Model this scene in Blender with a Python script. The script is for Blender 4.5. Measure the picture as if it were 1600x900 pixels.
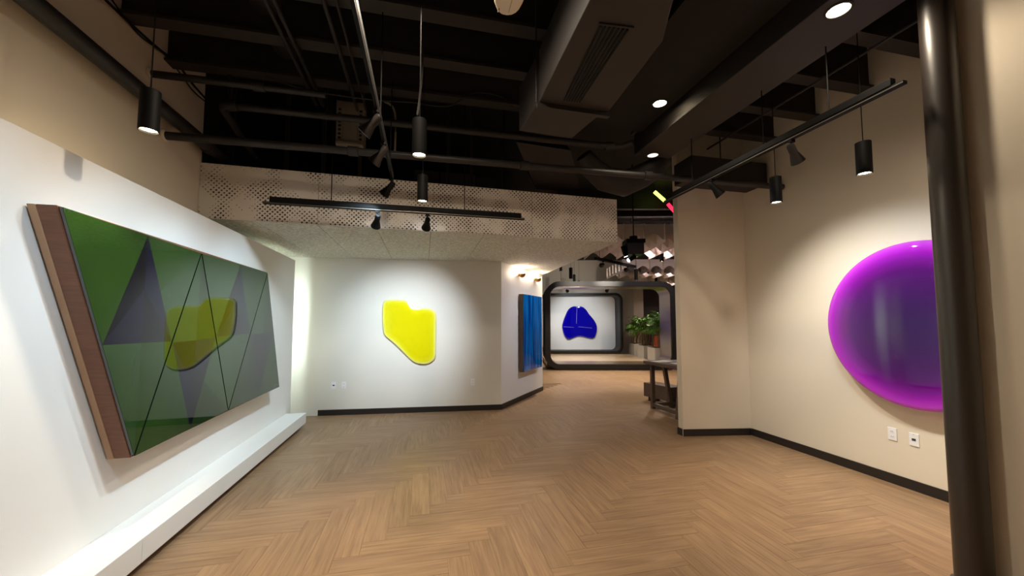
import bpy, bmesh, math, random
from mathutils import Vector, Matrix, noise
random.seed(7)
for o in list(bpy.data.objects): bpy.data.objects.remove(o)
scene = bpy.context.scene
COL = scene.collection
# ------------------------------------------------------------------ camera
F, CX, CY, H = 605.0, 800.0, 468.0, 1.5
YAW = math.atan((800 - 662) / F); PIT = math.atan(36 / F)
cf = Vector((math.sin(YAW) * math.cos(PIT), math.cos(YAW) * math.cos(PIT), math.sin(PIT)))
cr = Vector((math.cos(YAW), -math.sin(YAW), 0)); cu = cr.cross(cf); CAMP = Vector((0, 0, H))
cd = bpy.data.cameras.new('camera'); cam = bpy.data.objects.new('camera', cd); COL.objects.link(cam)
cd.sensor_fit = 'HORIZONTAL'; cd.sensor_width = 36; cd.lens = F / 1600 * 36; cd.shift_y = (CY - 450) / 1600
cd.clip_start = 0.05
cam.matrix_world = Matrix(((cr.x, cu.x, -cf.x, 0), (cr.y, cu.y, -cf.y, 0), (cr.z, cu.z, -cf.z, H), (0, 0, 0, 1)))
scene.camera = cam
def ray(x, y): return cr * ((x - CX) / F) + cu * ((CY - y) / F) + cf
def pz(x, y, z=0.0): d = ray(x, y); return CAMP + d * ((z - H) / d.z)
def px(x, y, X): d = ray(x, y); return CAMP + d * (X / d.x)
def py(x, y, Y): d = ray(x, y); return CAMP + d * (Y / d.y)
def pw(x, y, A, B):                              # on the vertical plane through A-B
    n = Vector((-(B[1] - A[1]), B[0] - A[0], 0)); d = ray(x, y)
    return CAMP + d * (n.dot(Vector((A[0], A[1], 0)) - CAMP) / n.dot(d))
# ------------------------------------------------------------------ world and exposure
w = bpy.data.worlds.new('world'); scene.world = w; w.use_nodes = True
w.node_tree.nodes['Background'].inputs[0].default_value = (0.9, 0.95, 1, 1)
w.node_tree.nodes['Background'].inputs[1].default_value = 0.03
vs = scene.view_settings
vs.view_transform = 'Standard'; vs.look = 'None'; vs.gamma = 1; vs.use_curve_mapping = False
vs.exposure = 1.35
WARM = (1.0, 0.85, 0.66); COOL = (0.60, 0.83, 1.0); NEUT = (1.0, 0.9, 0.76)

# ------------------------------------------------------------------ materials
def lin(c): c = c / 255.0; return c / 12.92 if c <= 0.04045 else ((c + 0.055) / 1.055) ** 2.4
def rgb(r, g, b): return (lin(r), lin(g), lin(b), 1)
def newmat(name):
    m = bpy.data.materials.new(name); m.use_nodes = True
    return m, m.node_tree, m.node_tree.nodes['Principled BSDF']
def mat(name, c, rough=0.5, metal=0.0, var=0.0, scale=8.0, bump=0.0, bscale=60.0, coat=0.0, stretch=None, emit=None, estr=0.0, spec=0.5):
    m, nt, p = newmat(name)
    p.inputs['Base Color'].default_value = c; p.inputs['Roughness'].default_value = rough; p.inputs['Metallic'].default_value = metal
    p.inputs['Specular IOR Level'].default_value = spec
    if coat: p.inputs['Coat Weight'].default_value = coat; p.inputs['Coat Roughness'].default_value = 0.02
    if emit: p.inputs['Emission Color'].default_value = (*emit, 1); p.inputs['Emission Strength'].default_value = estr
    tc = nt.nodes.new('ShaderNodeTexCoord'); vec = tc.outputs['Object']
    if stretch:
        mp = nt.nodes.new('ShaderNodeMapping'); mp.inputs['Scale'].default_value = stretch
        nt.links.new(vec, mp.inputs[0]); vec = mp.outputs[0]
    if var:
        n = nt.nodes.new('ShaderNodeTexNoise'); n.inputs['Scale'].default_value = scale; n.inputs['Detail'].default_value = 4
        nt.links.new(vec, n.inputs['Vector'])
        mx = nt.nodes.new('ShaderNodeMix'); mx.data_type = 'RGBA'
        mx.inputs[6].default_value = tuple(max(0, v * (1 - var)) for v in c[:3]) + (1,)
        mx.inputs[7].default_value = tuple(min(1, v * (1 + var)) for v in c[:3]) + (1,)
        nt.links.new(n.outputs[0], mx.inputs[0]); nt.links.new(mx.outputs[2], p.inputs['Base Color'])
    if bump:
        n = nt.nodes.new('ShaderNodeTexNoise'); n.inputs['Scale'].default_value = bscale; n.inputs['Detail'].default_value = 5
        nt.links.new(vec, n.inputs['Vector'])
        b = nt.nodes.new('ShaderNodeBump'); b.inputs['Strength'].default_value = bump; b.inputs['Distance'].default_value = 0.01
        nt.links.new(n.outputs[0], b.inputs['Height']); nt.links.new(b.outputs[0], p.inputs['Normal'])
    return m
M = {}
M['cream'] = mat('cream_paint', rgb(226, 214, 194), 0.75, var=0.02, scale=3, bump=0.05, bscale=150)
M['offwhite'] = mat('off_white_paint', rgb(226, 223, 214), 0.7, var=0.02, scale=3, bump=0.05, bscale=150)
M['white'] = mat('white_paint', rgb(232, 230, 226), 0.6, var=0.015, scale=3, bump=0.04, bscale=150)
M['plaster'] = mat('rough_acoustic_plaster', rgb(216, 206, 190), 0.9, var=0.75, scale=32, bump=1.0, bscale=32)
M['perf'] = mat('perforated_board', rgb(230, 222, 210), 0.7, var=0.02, scale=5)
M['perf_back'] = mat('grey_acoustic_backing', rgb(84, 80, 74), 0.9)
M['black'] = mat('black_matt_paint', rgb(30, 27, 26), 0.6, var=0.15, scale=10)
M['deck'] = mat('black_deck_paint', rgb(20, 18, 18), 0.85, var=0.2, scale=6)
M['beam'] = mat('dark_brown_beam_paint', rgb(40, 35, 33), 0.7, var=0.15, scale=5, bump=0.2, bscale=25)
M['duct'] = mat('dark_brown_duct_paint', rgb(43, 38, 36), 0.55, var=0.08, scale=4)
M['pipe'] = mat('dark_grey_pipe_paint', rgb(36, 33, 32), 0.5, var=0.12, scale=8)
M['column'] = mat('dark_brown_column_gloss', rgb(46, 38, 33), 0.4, var=0.1, scale=10, bump=0.03, bscale=30, spec=0.9)
M['base'] = mat('black_vinyl_base', rgb(34, 28, 25), 0.45)
M['fix'] = mat('fixture_black_powdercoat', rgb(13, 12, 12), 0.6, spec=0.15)
M['fix_grey'] = mat('fixture_bronze_grey', rgb(48, 43, 40), 0.4, metal=0.4)
M['rail'] = mat('track_aluminium_edge', rgb(150, 140, 128), 0.35, metal=0.7)
M['walnut'] = mat('walnut_edge', rgb(112, 70, 48), 0.5, var=0.45, scale=6, stretch=(1.5, 1.5, 14), bump=0.1)
M['ply'] = mat('pale_plywood_edge', rgb(172, 136, 106), 0.6, var=0.15, scale=8)
M['oak_dark'] = mat('smoked_oak', rgb(92, 74, 60), 0.5, var=0.3, scale=5, stretch=(10, 10, 1.5))
M['brass'] = mat('brushed_brass', rgb(190, 150, 90), 0.3, metal=1.0)
M['outlet'] = mat('white_plastic', rgb(240, 240, 240), 0.4)
M['slot'] = mat('dark_plastic_slot', rgb(45, 45, 48), 0.5)
M['steel'] = mat('bronzed_steel', rgb(17, 14, 13), 0.5)
M['champ'] = mat('champagne_metal_lining', rgb(160, 138, 114), 0.3, metal=0.9)
M['felt'] = mat('white_felt', rgb(222, 208, 202), 0.9)
M['planter'] = mat('pale_grey_planter', rgb(190, 184, 174), 0.6)
M['soil'] = mat('dark_soil', rgb(60, 42, 30), 0.95)
M['leaf'] = mat('palm_leaf', rgb(92, 140, 50), 0.5, var=0.5, scale=6)
M['stem'] = mat('bamboo_stem', rgb(120, 98, 62), 0.6, var=0.3, scale=20)
M['orange'] = mat('orange_upholstery', rgb(206, 84, 28), 0.75)
M['paper'] = mat('white_paper', rgb(240, 238, 232), 0.7)
M['device'] = mat('warm_white_plastic', rgb(228, 216, 196), 0.4)
M['enclosure'] = mat('beige_enclosure_paint', rgb(126, 118, 106), 0.5, var=0.05)
M['panelgrey'] = mat('dark_grey_board', rgb(70, 68, 64), 0.85, var=0.2, scale=4)
M['greywall'] = mat('warm_grey_paint', rgb(186, 178, 166), 0.8)
M['darkwall'] = mat('dark_grey_paint', rgb(74, 66, 60), 0.8)
M['platform'] = mat('polished_pale_floor', rgb(196, 172, 140), 0.18, var=0.1, scale=3)
M['joint'] = mat('dark_plank_joint', rgb(112, 86, 60), 0.8)
M['seamline'] = mat('pale_blue_seam', rgb(120, 110, 200), 0.4)
M['batten'] = mat('fill_batten_glow', (1, 1, 1, 1), emit=(1.0, 0.88, 0.84), estr=2)
M['void'] = mat('unlit_black', rgb(6, 6, 6), 0.95)
M['niche'] = mat('niche_glow', (1, 1, 1, 1), emit=(1.0, 0.72, 0.36), estr=0.35)
M['bluebox'] = mat('blue_black_gloss', rgb(18, 26, 66), 0.1, coat=0.8)
M['glow_w'] = mat('lamp_glow_warm', (1, 1, 1, 1), emit=(1.0, 0.80, 0.5), estr=14)
M['glow_c'] = mat('lamp_glow_cool', (1, 1, 1, 1), emit=(0.9, 0.96, 1.0), estr=14)
M['glow_off'] = mat('lamp_diffuser_dim', rgb(235, 225, 210), emit=(1.0, 0.85, 0.7), estr=0.7)
M['led'] = mat('led_strip', (1, 1, 1, 1), emit=(0.8, 1.0, 0.86), estr=3)
M['led_warm'] = mat('led_strip_warm', (1, 1, 1, 1), emit=(1.0, 0.8, 0.5), estr=4)
M['tube_green'] = mat('green_light_tube', (0.8, 1, 0.2, 1), emit=(0.62, 1.0, 0.10), estr=1.6)
M['tube_red'] = mat('red_light_tube', (1, 0.02, 0.05, 1), emit=(1.0, 0.015, 0.05), estr=1.2)
def mat_floor():
    m, nt, p = newmat('oak_plank'); N = nt.nodes.new; L = nt.links.new
    uv = N('ShaderNodeUVMap'); oi = N('ShaderNodeObjectInfo'); at = N('ShaderNodeAttribute'); at.attribute_name = 'rnd'
    ad = N('ShaderNodeMath'); ad.operation = 'ADD'; L(oi.outputs['Random'], ad.inputs[0]); L(at.outputs['Fac'], ad.inputs[1])
    fr = N('ShaderNodeMath'); fr.operation = 'FRACT'; L(ad.outputs[0], fr.inputs[0])
    mu = N('ShaderNodeMath'); mu.operation = 'MULTIPLY'; mu.inputs[1].default_value = 37.0; L(fr.outputs[0], mu.inputs[0])
    va = N('ShaderNodeVectorMath'); va.operation = 'ADD'; L(uv.outputs[0], va.inputs[0]); L(mu.outputs[0], va.inputs[1])
    mp = N('ShaderNodeMapping'); mp.inputs['Scale'].default_value = (1.6, 26, 1); L(va.outputs[0], mp.inputs[0])
    n1 = N('ShaderNodeTexNoise'); n1.inputs['Scale'].default_value = 1.6; n1.inputs['Detail'].default_value = 6; n1.inputs['Distortion'].default_value = 0.6; L(mp.outputs[0], n1.inputs['Vector'])
    mp2 = N('ShaderNodeMapping'); mp2.inputs['Scale'].default_value = (2.2, 7, 1); L(va.outputs[0], mp2.inputs[0])
    n2 = N('ShaderNodeTexNoise'); n2.inputs['Scale'].default_value = 1.2; n2.inputs['Detail'].default_value = 3; L(mp2.outputs[0], n2.inputs['Vector'])
    rp = N('ShaderNodeValToRGB'); rp.color_ramp.elements[0].position = 0.3; rp.color_ramp.elements[1].position = 0.72
    rp.color_ramp.elements[0].color = rgb(134, 106, 80); rp.color_ramp.elements[1].color = rgb(168, 138, 106); L(n1.outputs[0], rp.inputs[0])
    mx = N('ShaderNodeMix'); mx.data_type = 'RGBA'; mx.blend_type = 'MULTIPLY'; mx.inputs[0].default_value = 1
    L(rp.outputs[0], mx.inputs[6])
    r2 = N('ShaderNodeValToRGB'); r2.color_ramp.elements[0].position = 0.3; r2.color_ramp.elements[1].position = 0.7
    r2.color_ramp.elements[0].color = (0.88, 0.87, 0.86, 1); r2.color_ramp.elements[1].color = (1.03, 1.03, 1.02, 1); L(n2.outputs[0], r2.inputs[0]); L(r2.outputs[0], mx.inputs[7])
    mx2 = N('ShaderNodeMix'); mx2.data_type = 'RGBA'; mx2.blend_type = 'MULTIPLY'; mx2.inputs[0].default_value = 1; L(mx.outputs[2], mx2.inputs[6])
    r3 = N('ShaderNodeMapRange'); r3.inputs[3].default_value = 0.90; r3.inputs[4].default_value = 1.03; L(fr.outputs[0], r3.inputs[0]); L(r3.outputs[0], mx2.inputs[7])
    L(mx2.outputs[2], p.inputs['Base Color'])
    p.inputs['Roughness'].default_value = 0.42
    b = N('ShaderNodeBump'); b.inputs['Strength'].default_value = 0.12; b.inputs['Distance'].default_value = 0.004; L(n1.outputs[0], b.inputs['Height']); L(b.outputs[0], p.inputs['Normal'])
    return m
M['floor'] = mat_floor()
def mat_rim(name, stops, rough=0.04, spec=0.0):
    m, nt, p = newmat(name); N = nt.nodes.new; L = nt.links.new
    at = N('ShaderNodeAttribute'); at.attribute_name = 'rim'
    rp = N('ShaderNodeValToRGB'); els = rp.color_ramp.elements
    while len(els) < len(stops): els.new(0.5)
    for e, (q, c) in zip(els, stops): e.position = q; e.color = c
    L(at.outputs['Fac'], rp.inputs[0]); L(rp.outputs[0], p.inputs['Base Color'])
    p.inputs['Roughness'].default_value = 0.35; p.inputs['Coat Weight'].default_value = 1.0; p.inputs['Coat Roughness'].default_value = rough
    p.inputs['Specular IOR Level'].default_value = spec
    return m
M['yellow'] = mat_rim('yellow_resin', [(0.0, rgb(238, 234, 150)), (0.12, rgb(236, 232, 120)), (0.4, rgb(228, 220, 30)), (1.0, rgb(222, 212, 8))])
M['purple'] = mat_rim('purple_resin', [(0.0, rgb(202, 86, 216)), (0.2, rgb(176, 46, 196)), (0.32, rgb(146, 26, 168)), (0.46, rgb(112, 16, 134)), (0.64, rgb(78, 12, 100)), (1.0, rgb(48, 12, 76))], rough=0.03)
M['blue'] = mat_rim('ultramarine_resin', [(0.0, rgb(190, 190, 205)), (0.03, rgb(180, 180, 205)), (0.07, rgb(12, 2, 170)), (1.0, rgb(6, 0, 160))])
def mat_resin(name, c, c2, stretch=(1, 1, 1), scale=3):
    m = mat(name, c, 0.3, coat=1.0)
    nt = m.node_tree; p = nt.nodes['Principled BSDF']; N = nt.nodes.new; L = nt.links.new
    tc = N('ShaderNodeTexCoord'); mp = N('ShaderNodeMapping'); mp.inputs['Scale'].default_value = stretch; L(tc.outputs['Object'], mp.inputs[0])
    n = N('ShaderNodeTexNoise'); n.inputs['Scale'].default_value = scale; n.inputs['Detail'].default_value = 2; L(mp.outputs[0], n.inputs['Vector'])
    rp = N('ShaderNodeValToRGB'); rp.color_ramp.elements[0].position = 0.35; rp.color_ramp.elements[1].position = 0.65
    rp.color_ramp.elements[0].color = c; rp.color_ramp.elements[1].color = c2
    L(n.outputs[0], rp.inputs[0]); L(rp.outputs[0], p.inputs['Base Color'])
    p.inputs['Coat Roughness'].default_value = 0.01; p.inputs['Coat IOR'].default_value = 1.47; p.inputs['Specular IOR Level'].default_value = 0.0
    return m
GREENS = [mat_resin('resin_green_%s' % n, rgb(*a), rgb(*b), (1, 1, 1), 1.5) for n, a, b in (
    ('moss', (22, 44, 13), (34, 60, 20)), ('leaf', (31, 55, 22), (40, 64, 27)), ('sage', (38, 62, 32), (45, 68, 38)), ('olive', (27, 47, 21), (36, 57, 27)))]
DUSK = [mat_resin('resin_dusk_%s' % n, rgb(*a), rgb(*b), (1, 1, 1), 1.5) for n, a, b in (
    ('slate', (8, 12, 18), (12, 17, 24)), ('plum', (14, 18, 32), (20, 24, 40)))]
M['resin_edge'] = mat('dark_resin_edge', rgb(20, 24, 22), 0.1, coat=1.0)
M['cobalt'] = mat_resin('cobalt_resin', rgb(6, 60, 140), rgb(14, 130, 215), (6, 6, 0.5), 2.2)

# ------------------------------------------------------------------ mesh helpers
class MB:
    def __init__(s): s.v = []; s.f = []; s.mi = []; s.rim = None
    def add(s, vs, fs, mi=0):
        o = len(s.v); s.v += [tuple(v) for v in vs]
        for f in fs: s.f.append([i + o for i in f]); s.mi.append(mi)
    def box(s, x0, x1, y0, y1, z0, z1, mi=0):
        s.add([(x0, y0, z0), (x1, y0, z0), (x1, y1, z0), (x0, y1, z0), (x0, y0, z1), (x1, y0, z1), (x1, y1, z1), (x0, y1, z1)],
              [(3, 2, 1, 0), (4, 5, 6, 7), (0, 1, 5, 4), (1, 2, 6, 5), (2, 3, 7, 6), (3, 0, 4, 7)], mi); return s
    def obox(s, c, ax, ay, az, mi=0):            # oriented box by half axes
        c, ax, ay, az = map(Vector, (c, ax, ay, az))
        P = [c + ax * i + ay * j + az * k for k in (-1, 1) for i, j in ((-1, -1), (1, -1), (1, 1), (-1, 1))]
        s.add(P, [(3, 2, 1, 0), (4, 5, 6, 7), (0, 1, 5, 4), (1, 2, 6, 5), (2, 3, 7, 6), (3, 0, 4, 7)], mi); return s
    def prism(s, pts, off, mi=0):                # polygon (ccw seen from +off) and extrusion vector
        n = len(pts); off = Vector(off); P = [Vector(p) for p in pts]; Q = [p + off for p in P]
        s.add(P + Q, [tuple(range(n - 1, -1, -1)), tuple(range(n, 2 * n))] + [(i, (i + 1) % n, n + (i + 1) % n, n + i) for i in range(n)], mi); return s
    def tube(s, pts, r, n=10, mi=0, cap=True):
        P = [Vector(p) for p in pts]; R = r if isinstance(r, (list, tuple)) else [r] * len(P); rings = []; ref = None
        for i, p in enumerate(P):
            t = (P[min(i + 1, len(P) - 1)] - P[max(i - 1, 0)]).normalized()
            if ref is None: ref = Vector((0, 0, 1)) if abs(t.z) < 0.9 else Vector((1, 0, 0))
            a = t.cross(ref).normalized(); b = t.cross(a).normalized(); ref = -b if False else ref
            rings.append([p + (a * math.cos(2 * math.pi * k / n) + b * math.sin(2 * math.pi * k / n)) * R[i] for k in range(n)])
        V = [v for q in rings for v in q]; Fc = []
        for i in range(len(P) - 1):
            for k in range(n): Fc.append((i * n + k, i * n + (k + 1) % n, (i + 1) * n + (k + 1) % n, (i + 1) * n + k))
        if cap: Fc.append(tuple(range(n - 1, -1, -1))); Fc.append(tuple((len(P) - 1) * n + k for k in range(n)))
        s.add(V, Fc, mi); return s
    def lathe(s, prof, o=(0, 0, 0), d=(0, 0, 1), n=24, mi=0):   # prof: (r, h) along d
        d = Vector(d).normalized(); ref = Vector((0, 0, 1)) if abs(d.z) < 0.9 else Vector((1, 0, 0))
        a = d.cross(ref).normalized(); b = d.cross(a); o = Vector(o); V = []; Fc = []
        for r, h in prof:
            for k in range(n): V.append(o + d * h + (a * math.cos(2 * math.pi * k / n) + b * math.sin(2 * math.pi * k / n)) * max(r, 1e-4))
        for i in range(len(prof) - 1):
            for k in range(n): Fc.append((i * n + k, i * n + (k + 1) % n, (i + 1) * n + (k + 1) % n, (i + 1) * n + k))
        s.add(V, Fc, mi); return s
    def build(s, name, m, parent=None, smooth=False, bevel=0.0, loc=None, fix=True):
        me = bpy.data.meshes.new(name); me.from_pydata(s.v, [], s.f); 
        ms = m if isinstance(m, (list, tuple)) else [m]
        for q in ms: me.materials.append(M[q] if isinstance(q, str) else q)
        for p, i in zip(me.polygons, s.mi): p.material_index = i
        if s.rim is not None:
            at = me.attributes.new('rim', 'FLOAT', 'POINT'); at.data.foreach_set('value', s.rim)
        if fix:
            bm = bmesh.new(); bm.from_mesh(me); bmesh.ops.recalc_face_normals(bm, faces=bm.faces); bm.to_mesh(me); bm.free()
        if smooth:
            me.polygons.foreach_set('use_smooth', [True] * len(me.polygons))
            try: me.set_sharp_from_angle(angle=math.radians(smooth if smooth is not True else 40))
            except Exception: pass
        me.update()
        ob = bpy.data.objects.new(name, me); COL.objects.link(ob)
        if bevel:
            md = ob.modifiers.new('bevel', 'BEVEL'); md.width = bevel; md.segments = 2; md.limit_method = 'ANGLE'
        if parent: ob.parent = parent
        if loc: ob.location = loc
        return ob
def tag(o, label, cat, group=None):
    o['label'] = label; o['category'] = cat
    if group: o['group'] = group
    return o
def struct(o): o['kind'] = 'structure'; return o
def thing(name, label, cat, loc=(0, 0, 0), rz=0.0, group=None):
    o = bpy.data.objects.new(name, None); COL.objects.link(o); o.location = loc; o.rotation_euler = (0, 0, rz)
    o.empty_display_size = 0.1
    return tag(o, label, cat, group)
def copy_tree(o, parent=None):
    c = o.copy(); COL.objects.link(c); c.parent = parent
    for ch in list(o.children): copy_tree(ch, c)
    return c
def spot(name, parent, loc, target, watts, col, deg, blend=0.5, size=0.03):
    l = bpy.data.lights.new(name, 'SPOT'); l.energy = watts; l.color = col; l.spot_size = math.radians(deg); l.spot_blend = blend; l.shadow_soft_size = size
    o = bpy.data.objects.new(name, l); COL.objects.link(o); o.parent = parent; o.location = loc
    o.rotation_euler = (Vector(target) - Vector(loc)).to_track_quat('-Z', 'Y').to_euler()
    return o
def point(name, parent, loc, watts, col, size=0.03):
    l = bpy.data.lights.new(name, 'POINT'); l.energy = watts; l.color = col; l.shadow_soft_size = size
    o = bpy.data.objects.new(name, l); COL.objects.link(o); o.parent = parent; o.location = loc; return o

# ------------------------------------------------------------------ layout constants
XL, XR = -2.26, 4.30                 # long side walls
XP = -1.90                           # face of the display partition
DECK = 4.36; SOF = 2.57; FTOP = 3.14
WA, WB, WD = Vector((-2.26, 6.93, 0)), Vector((1.326, 6.658, 0)), Vector((2.594, 8.312, 0))
FA, FB = Vector((-2.26, 4.5, 0)), Vector((2.50, 4.65, 0))
YEND = 22.0
# lounge frame beyond the opening is turned against the gallery
LY = math.radians(13.4); lr = Vector((math.cos(LY), -math.sin(LY), 0)); lf = Vector((math.sin(LY), math.cos(LY), 0))
def LG(a, d, z=0.0): return lr * a + lf * d + Vector((0, 0, z))

# ------------------------------------------------------------------ floor
fl = struct(MB().box(-4.2, 13.5, -3.0, YEND, -0.08, -0.006).build('floor', 'joint'))
PWID, PLEN, G = 0.152, 0.86, 0.0007
def plank_mesh():
    me = bpy.data.meshes.new('plank'); b = MB().box(G, PLEN - G, G, PWID - G, -0.0055, 0.0)
    me.from_pydata(b.v, [], b.f); uv = me.uv_layers.new(name='UVMap')
    for l in me.loops: c = me.vertices[l.vertex_index].co; uv.data[l.index].uv = (c.x, c.y)
    me.materials.append(M['floor']); return me
def in_room(c):
    x, y = c
    if x < -2.6 or x > 11 or y < 0.0 or y > 14.5: return False
    if y < 4.4 and x > 5.0: return False
    if y > 7.7 and x < 1.2: return False
    if y > 7.5 and x < 2.9 and (x - 1.326) * 1.654 - (y - 6.658) * 1.268 < -0.4: return False
    if y > 9 and x < 1.5: return False
    return True
cells = []
for j in range(-16, 17):
    for k in range(-110, 130):
        x = -0.54 + k * PWID + j * PLEN; y = 2.744 + k * PWID - j * PLEN
        for hor in (0, 1):
            if hor: ox, oy, c = x + PWID, y, (x + PWID + PLEN / 2, y + PWID / 2)
            else: ox, oy, c = x + PWID, y, (x + PWID / 2, y + PLEN / 2)
            if in_room(c):
                q = Vector((c[0], c[1], 0)) - CAMP; dep = q.dot(cf)
                u_ = CX + F * q.dot(cr) / max(dep, 0.01); v_ = CY - F * q.dot(cu) / max(dep, 0.01)
                vis = dep > 0.3 and -120 < u_ < 1620 and v_ < 1100
                cells.append((-(1 / dep if vis else 0), hor, ox, oy))
cells.sort(key=lambda t: t[0])
pm = plank_mesh(); rest = MB(); ruv = []; rrn = []
for i, (s_, hor, ox, oy) in enumerate(cells):
    if i < 300:
        o = bpy.data.objects.new('plank', pm); COL.objects.link(o); o.parent = fl
        o.location = (ox, oy, 0); o.rotation_euler = (0, 0, 0 if hor else math.pi / 2)
    else:
        x1, y1 = (ox + PLEN, oy + PWID) if hor else (ox, oy + PLEN)
        x0, y0 = (ox, oy) if hor else (ox - PWID, oy)
        o_ = len(rest.v); r_ = random.random()
        rest.add([(x0 + G, y0 + G, 0), (x1 - G, y0 + G, 0), (x1 - G, y1 - G, 0), (x0 + G, y1 - G, 0)], [(0, 1, 2, 3)])
        ruv += [(0, 0), (PLEN, 0), (PLEN, PWID), (0, PWID)] if hor else [(0, 0), (0, PWID), (PLEN, PWID), (PLEN, 0)]; rrn += [r_] * 4
ro = rest.build('plank_field', 'floor', fl, fix=False); ro['kind'] = 'stuff'
uvl = ro.data.uv_layers.new(name='UVMap')
for l in ro.data.loops: uvl.data[l.index].uv = ruv[l.vertex_index]
at = ro.data.attributes.new('rnd', 'FLOAT', 'POINT'); at.data.foreach_set('value', rrn)

# ------------------------------------------------------------------ ceiling deck and walls
struct(MB().box(-2.4, 14, -3.0, YEND, DECK, DECK + 0.1).build('ceiling', 'deck'))
struct(MB().box(XL - 0.12, XL, -3.0, 9.05, 0, DECK).build('wall_left', 'cream'))
struct(MB().box(XL - 0.12, 4.6, -3.12, -3.0, 0, DECK).build('wall_rear', 'cream'))
part = struct(MB().box(-2.0, XP, -2.9, 6.38, 0, 2.437).build('wall_partition', 'white', bevel=0.003))
def wall_seg(name, A, B, z0, z1, t, m):
    d = (B - A).normalized(); n = Vector((-d.y, d.x, 0)) * t
    return struct(MB().prism([A + Vector((0, 0, z0)), B + Vector((0, 0, z0)), B + n + Vector((0, 0, z0)), A + n + Vector((0, 0, z0))], (0, 0, z1 - z0)).build(name, m))
wall_seg('wall_back', WA, WB, 0, SOF, 0.12, 'offwhite')
dAB = (WB - WA).normalized(); dBD = (WD - WB).normalized()
wall_seg('wall_angled', WB + dBD * 0.001, WD, 0, SOF, 0.12, 'white')
RC = Vector((4.30, 4.43, 0)); RE = Vector((3.37, 4.585, 0))
struct(MB().box(XR, XR + 0.12, 1.62, 4.60, 0, DECK).build('wall_right', 'cream'))
dR = (RE - RC).normalized(); nR = Vector((dR.y, -dR.x, 0)) * 0.13
if nR.y < 0: nR = -nR
struct(MB().prism([RC, RC + nR, RE + nR, RE], (0, 0, DECK)).build('wall_right_return', 'cream', bevel=0.004))
struct(MB().box(3.10, XR, -3.0, 1.62, 0, DECK).build('wall_right_near', 'cream', bevel=0.004))
# black vinyl baseboards
def baseboard(name, A, B, side, h=0.09, t=0.012):
    d = (B - A).normalized(); n = Vector((-d.y, d.x, 0)) * side * t; s_ = n * 0.02
    return struct(MB().prism([A + s_, B + s_, B + n, A + n], (0, 0, h)).build(name, 'base'))
baseboard('baseboard_back', WA + dAB * 0.62, WB, -1)
baseboard('baseboard_angled', WB, WD, -1)
baseboard('baseboard_right', Vector((XR, 1.63, 0)), Vector((XR, 4.42, 0)), 1)
baseboard('baseboard_right_return', RE, RC + dR * 0.012, -1)
struct(MB().box(3.366, 3.377, 4.60, 4.70, 0, 0.09).build('baseboard_right_end', 'base'))
baseboard('baseboard_right_near', Vector((3.10, -2.9, 0)), Vector((3.10, 1.60, 0)), 1)

# ------------------------------------------------------------------ display bench along the partition
bn = thing('display_bench', 'long low white plinth bench running along the foot of the white display partition', 'bench', (0, 0, 0))
cuts = [-2.9, 1.1, 2.62, 6.2]; cuts[1] = 0.2; cuts[2] = px(223, 845, -1.635).y
for a, b in zip(cuts[:-1], cuts[1:]):
    MB().box(XP + 0.001, -1.635, a + 0.0012, b - 0.0012, 0.055, 0.2).build('bench_section', 'white', bn, bevel=0.003)
MB().box(XP + 0.001, -1.71, cuts[0], cuts[-1] - 0.06, 0.0, 0.055).build('toe_kick', 'base', bn)
# LED halo strips at the back of the partition
led = thing('halo_light_strip', 'hidden light strip on the back edge of the white display partition', 'light strip', (-2.0, 6.3, 0))
MB().box(-0.22, -0.04, -0.565, -0.555, 0.7, 2.0).build('diffuser', 'led', led)
MB().box(-0.23, -0.001, -0.58, -0.566, 0.65, 2.05).build('channel', 'rail', led)
def area(name, parent, loc, target, watts, col, sx, sy):
    l = bpy.data.lights.new(name, 'AREA'); l.shape = 'RECTANGLE'; l.size = sx; l.size_y = sy; l.energy = watts; l.color = col
    o = bpy.data.objects.new(name, l); COL.objects.link(o); o.parent = parent; o.location = loc
    o.rotation_euler = (Vector(target) - Vector(loc)).to_track_quat('-Z', 'Z').to_euler(); return o
area('halo_lamp', led, (-0.13, -0.55, 1.35), (0.06, 0.3, 1.33), 6.5, (0.84, 1.0, 0.95), 0.16, 1.3).data.spread = math.radians(95)
led2 = thing('halo_light_strip', 'hidden warm light strip along the top back edge of the display partition', 'light strip', (-2.0, 3.0, 2.36))
MB().box(-0.012, -0.002, -0.6, 0.3, 0, 0.02).build('diffuser', 'led_warm', led2)
MB().box(-0.002, 0, -0.62, 0.32, -0.005, 0.025).build('channel', 'rail', led2)

# ------------------------------------------------------------------ soffit with perforated fascia
sf = struct(MB().prism([FA + Vector((0, 0.05, SOF + 0.02)), FB + Vector((0, 0.05, SOF + 0.02)), Vector((2.62, 8.34, SOF + 0.02)), Vector((2.62, 9.2, SOF + 0.02)), Vector((XL, 9.2, SOF + 0.02))], (0, 0, 0.08)).build('ceiling_soffit', 'panelgrey'))
seams = [XL + 0.001, -1.75, -1.15, -0.535, 0.07, 0.71, 1.32, 1.93, 2.51]
def fy(x): return FA.y + (x - FA.x) * (FB.y - FA.y) / (FB.x - FA.x)
for a, b in zip(seams[:-1], seams[1:]):
    x0, x1 = a + 0.003, b - 0.003
    e1 = 2.62 if b > 2.5 else x1
    MB().prism([(x0, fy(x0) + 0.03, SOF), (x1, fy(x1) + 0.03, SOF), (e1, 8.75, SOF), (x0, 8.75, SOF)], (0, 0, 0.02)).build('soffit_panel', 'plaster', sf)
A_ = 0.0238
fd = (FB - FA); FLEN = fd.length; fd.normalize(); fang = math.atan2(fd.y, fd.x)
nrow = int(round((FTOP - SOF) / A_)); us = [0.0, 1.13, 2.345, 3.56, FLEN]
hrng = random.Random(3)
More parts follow.
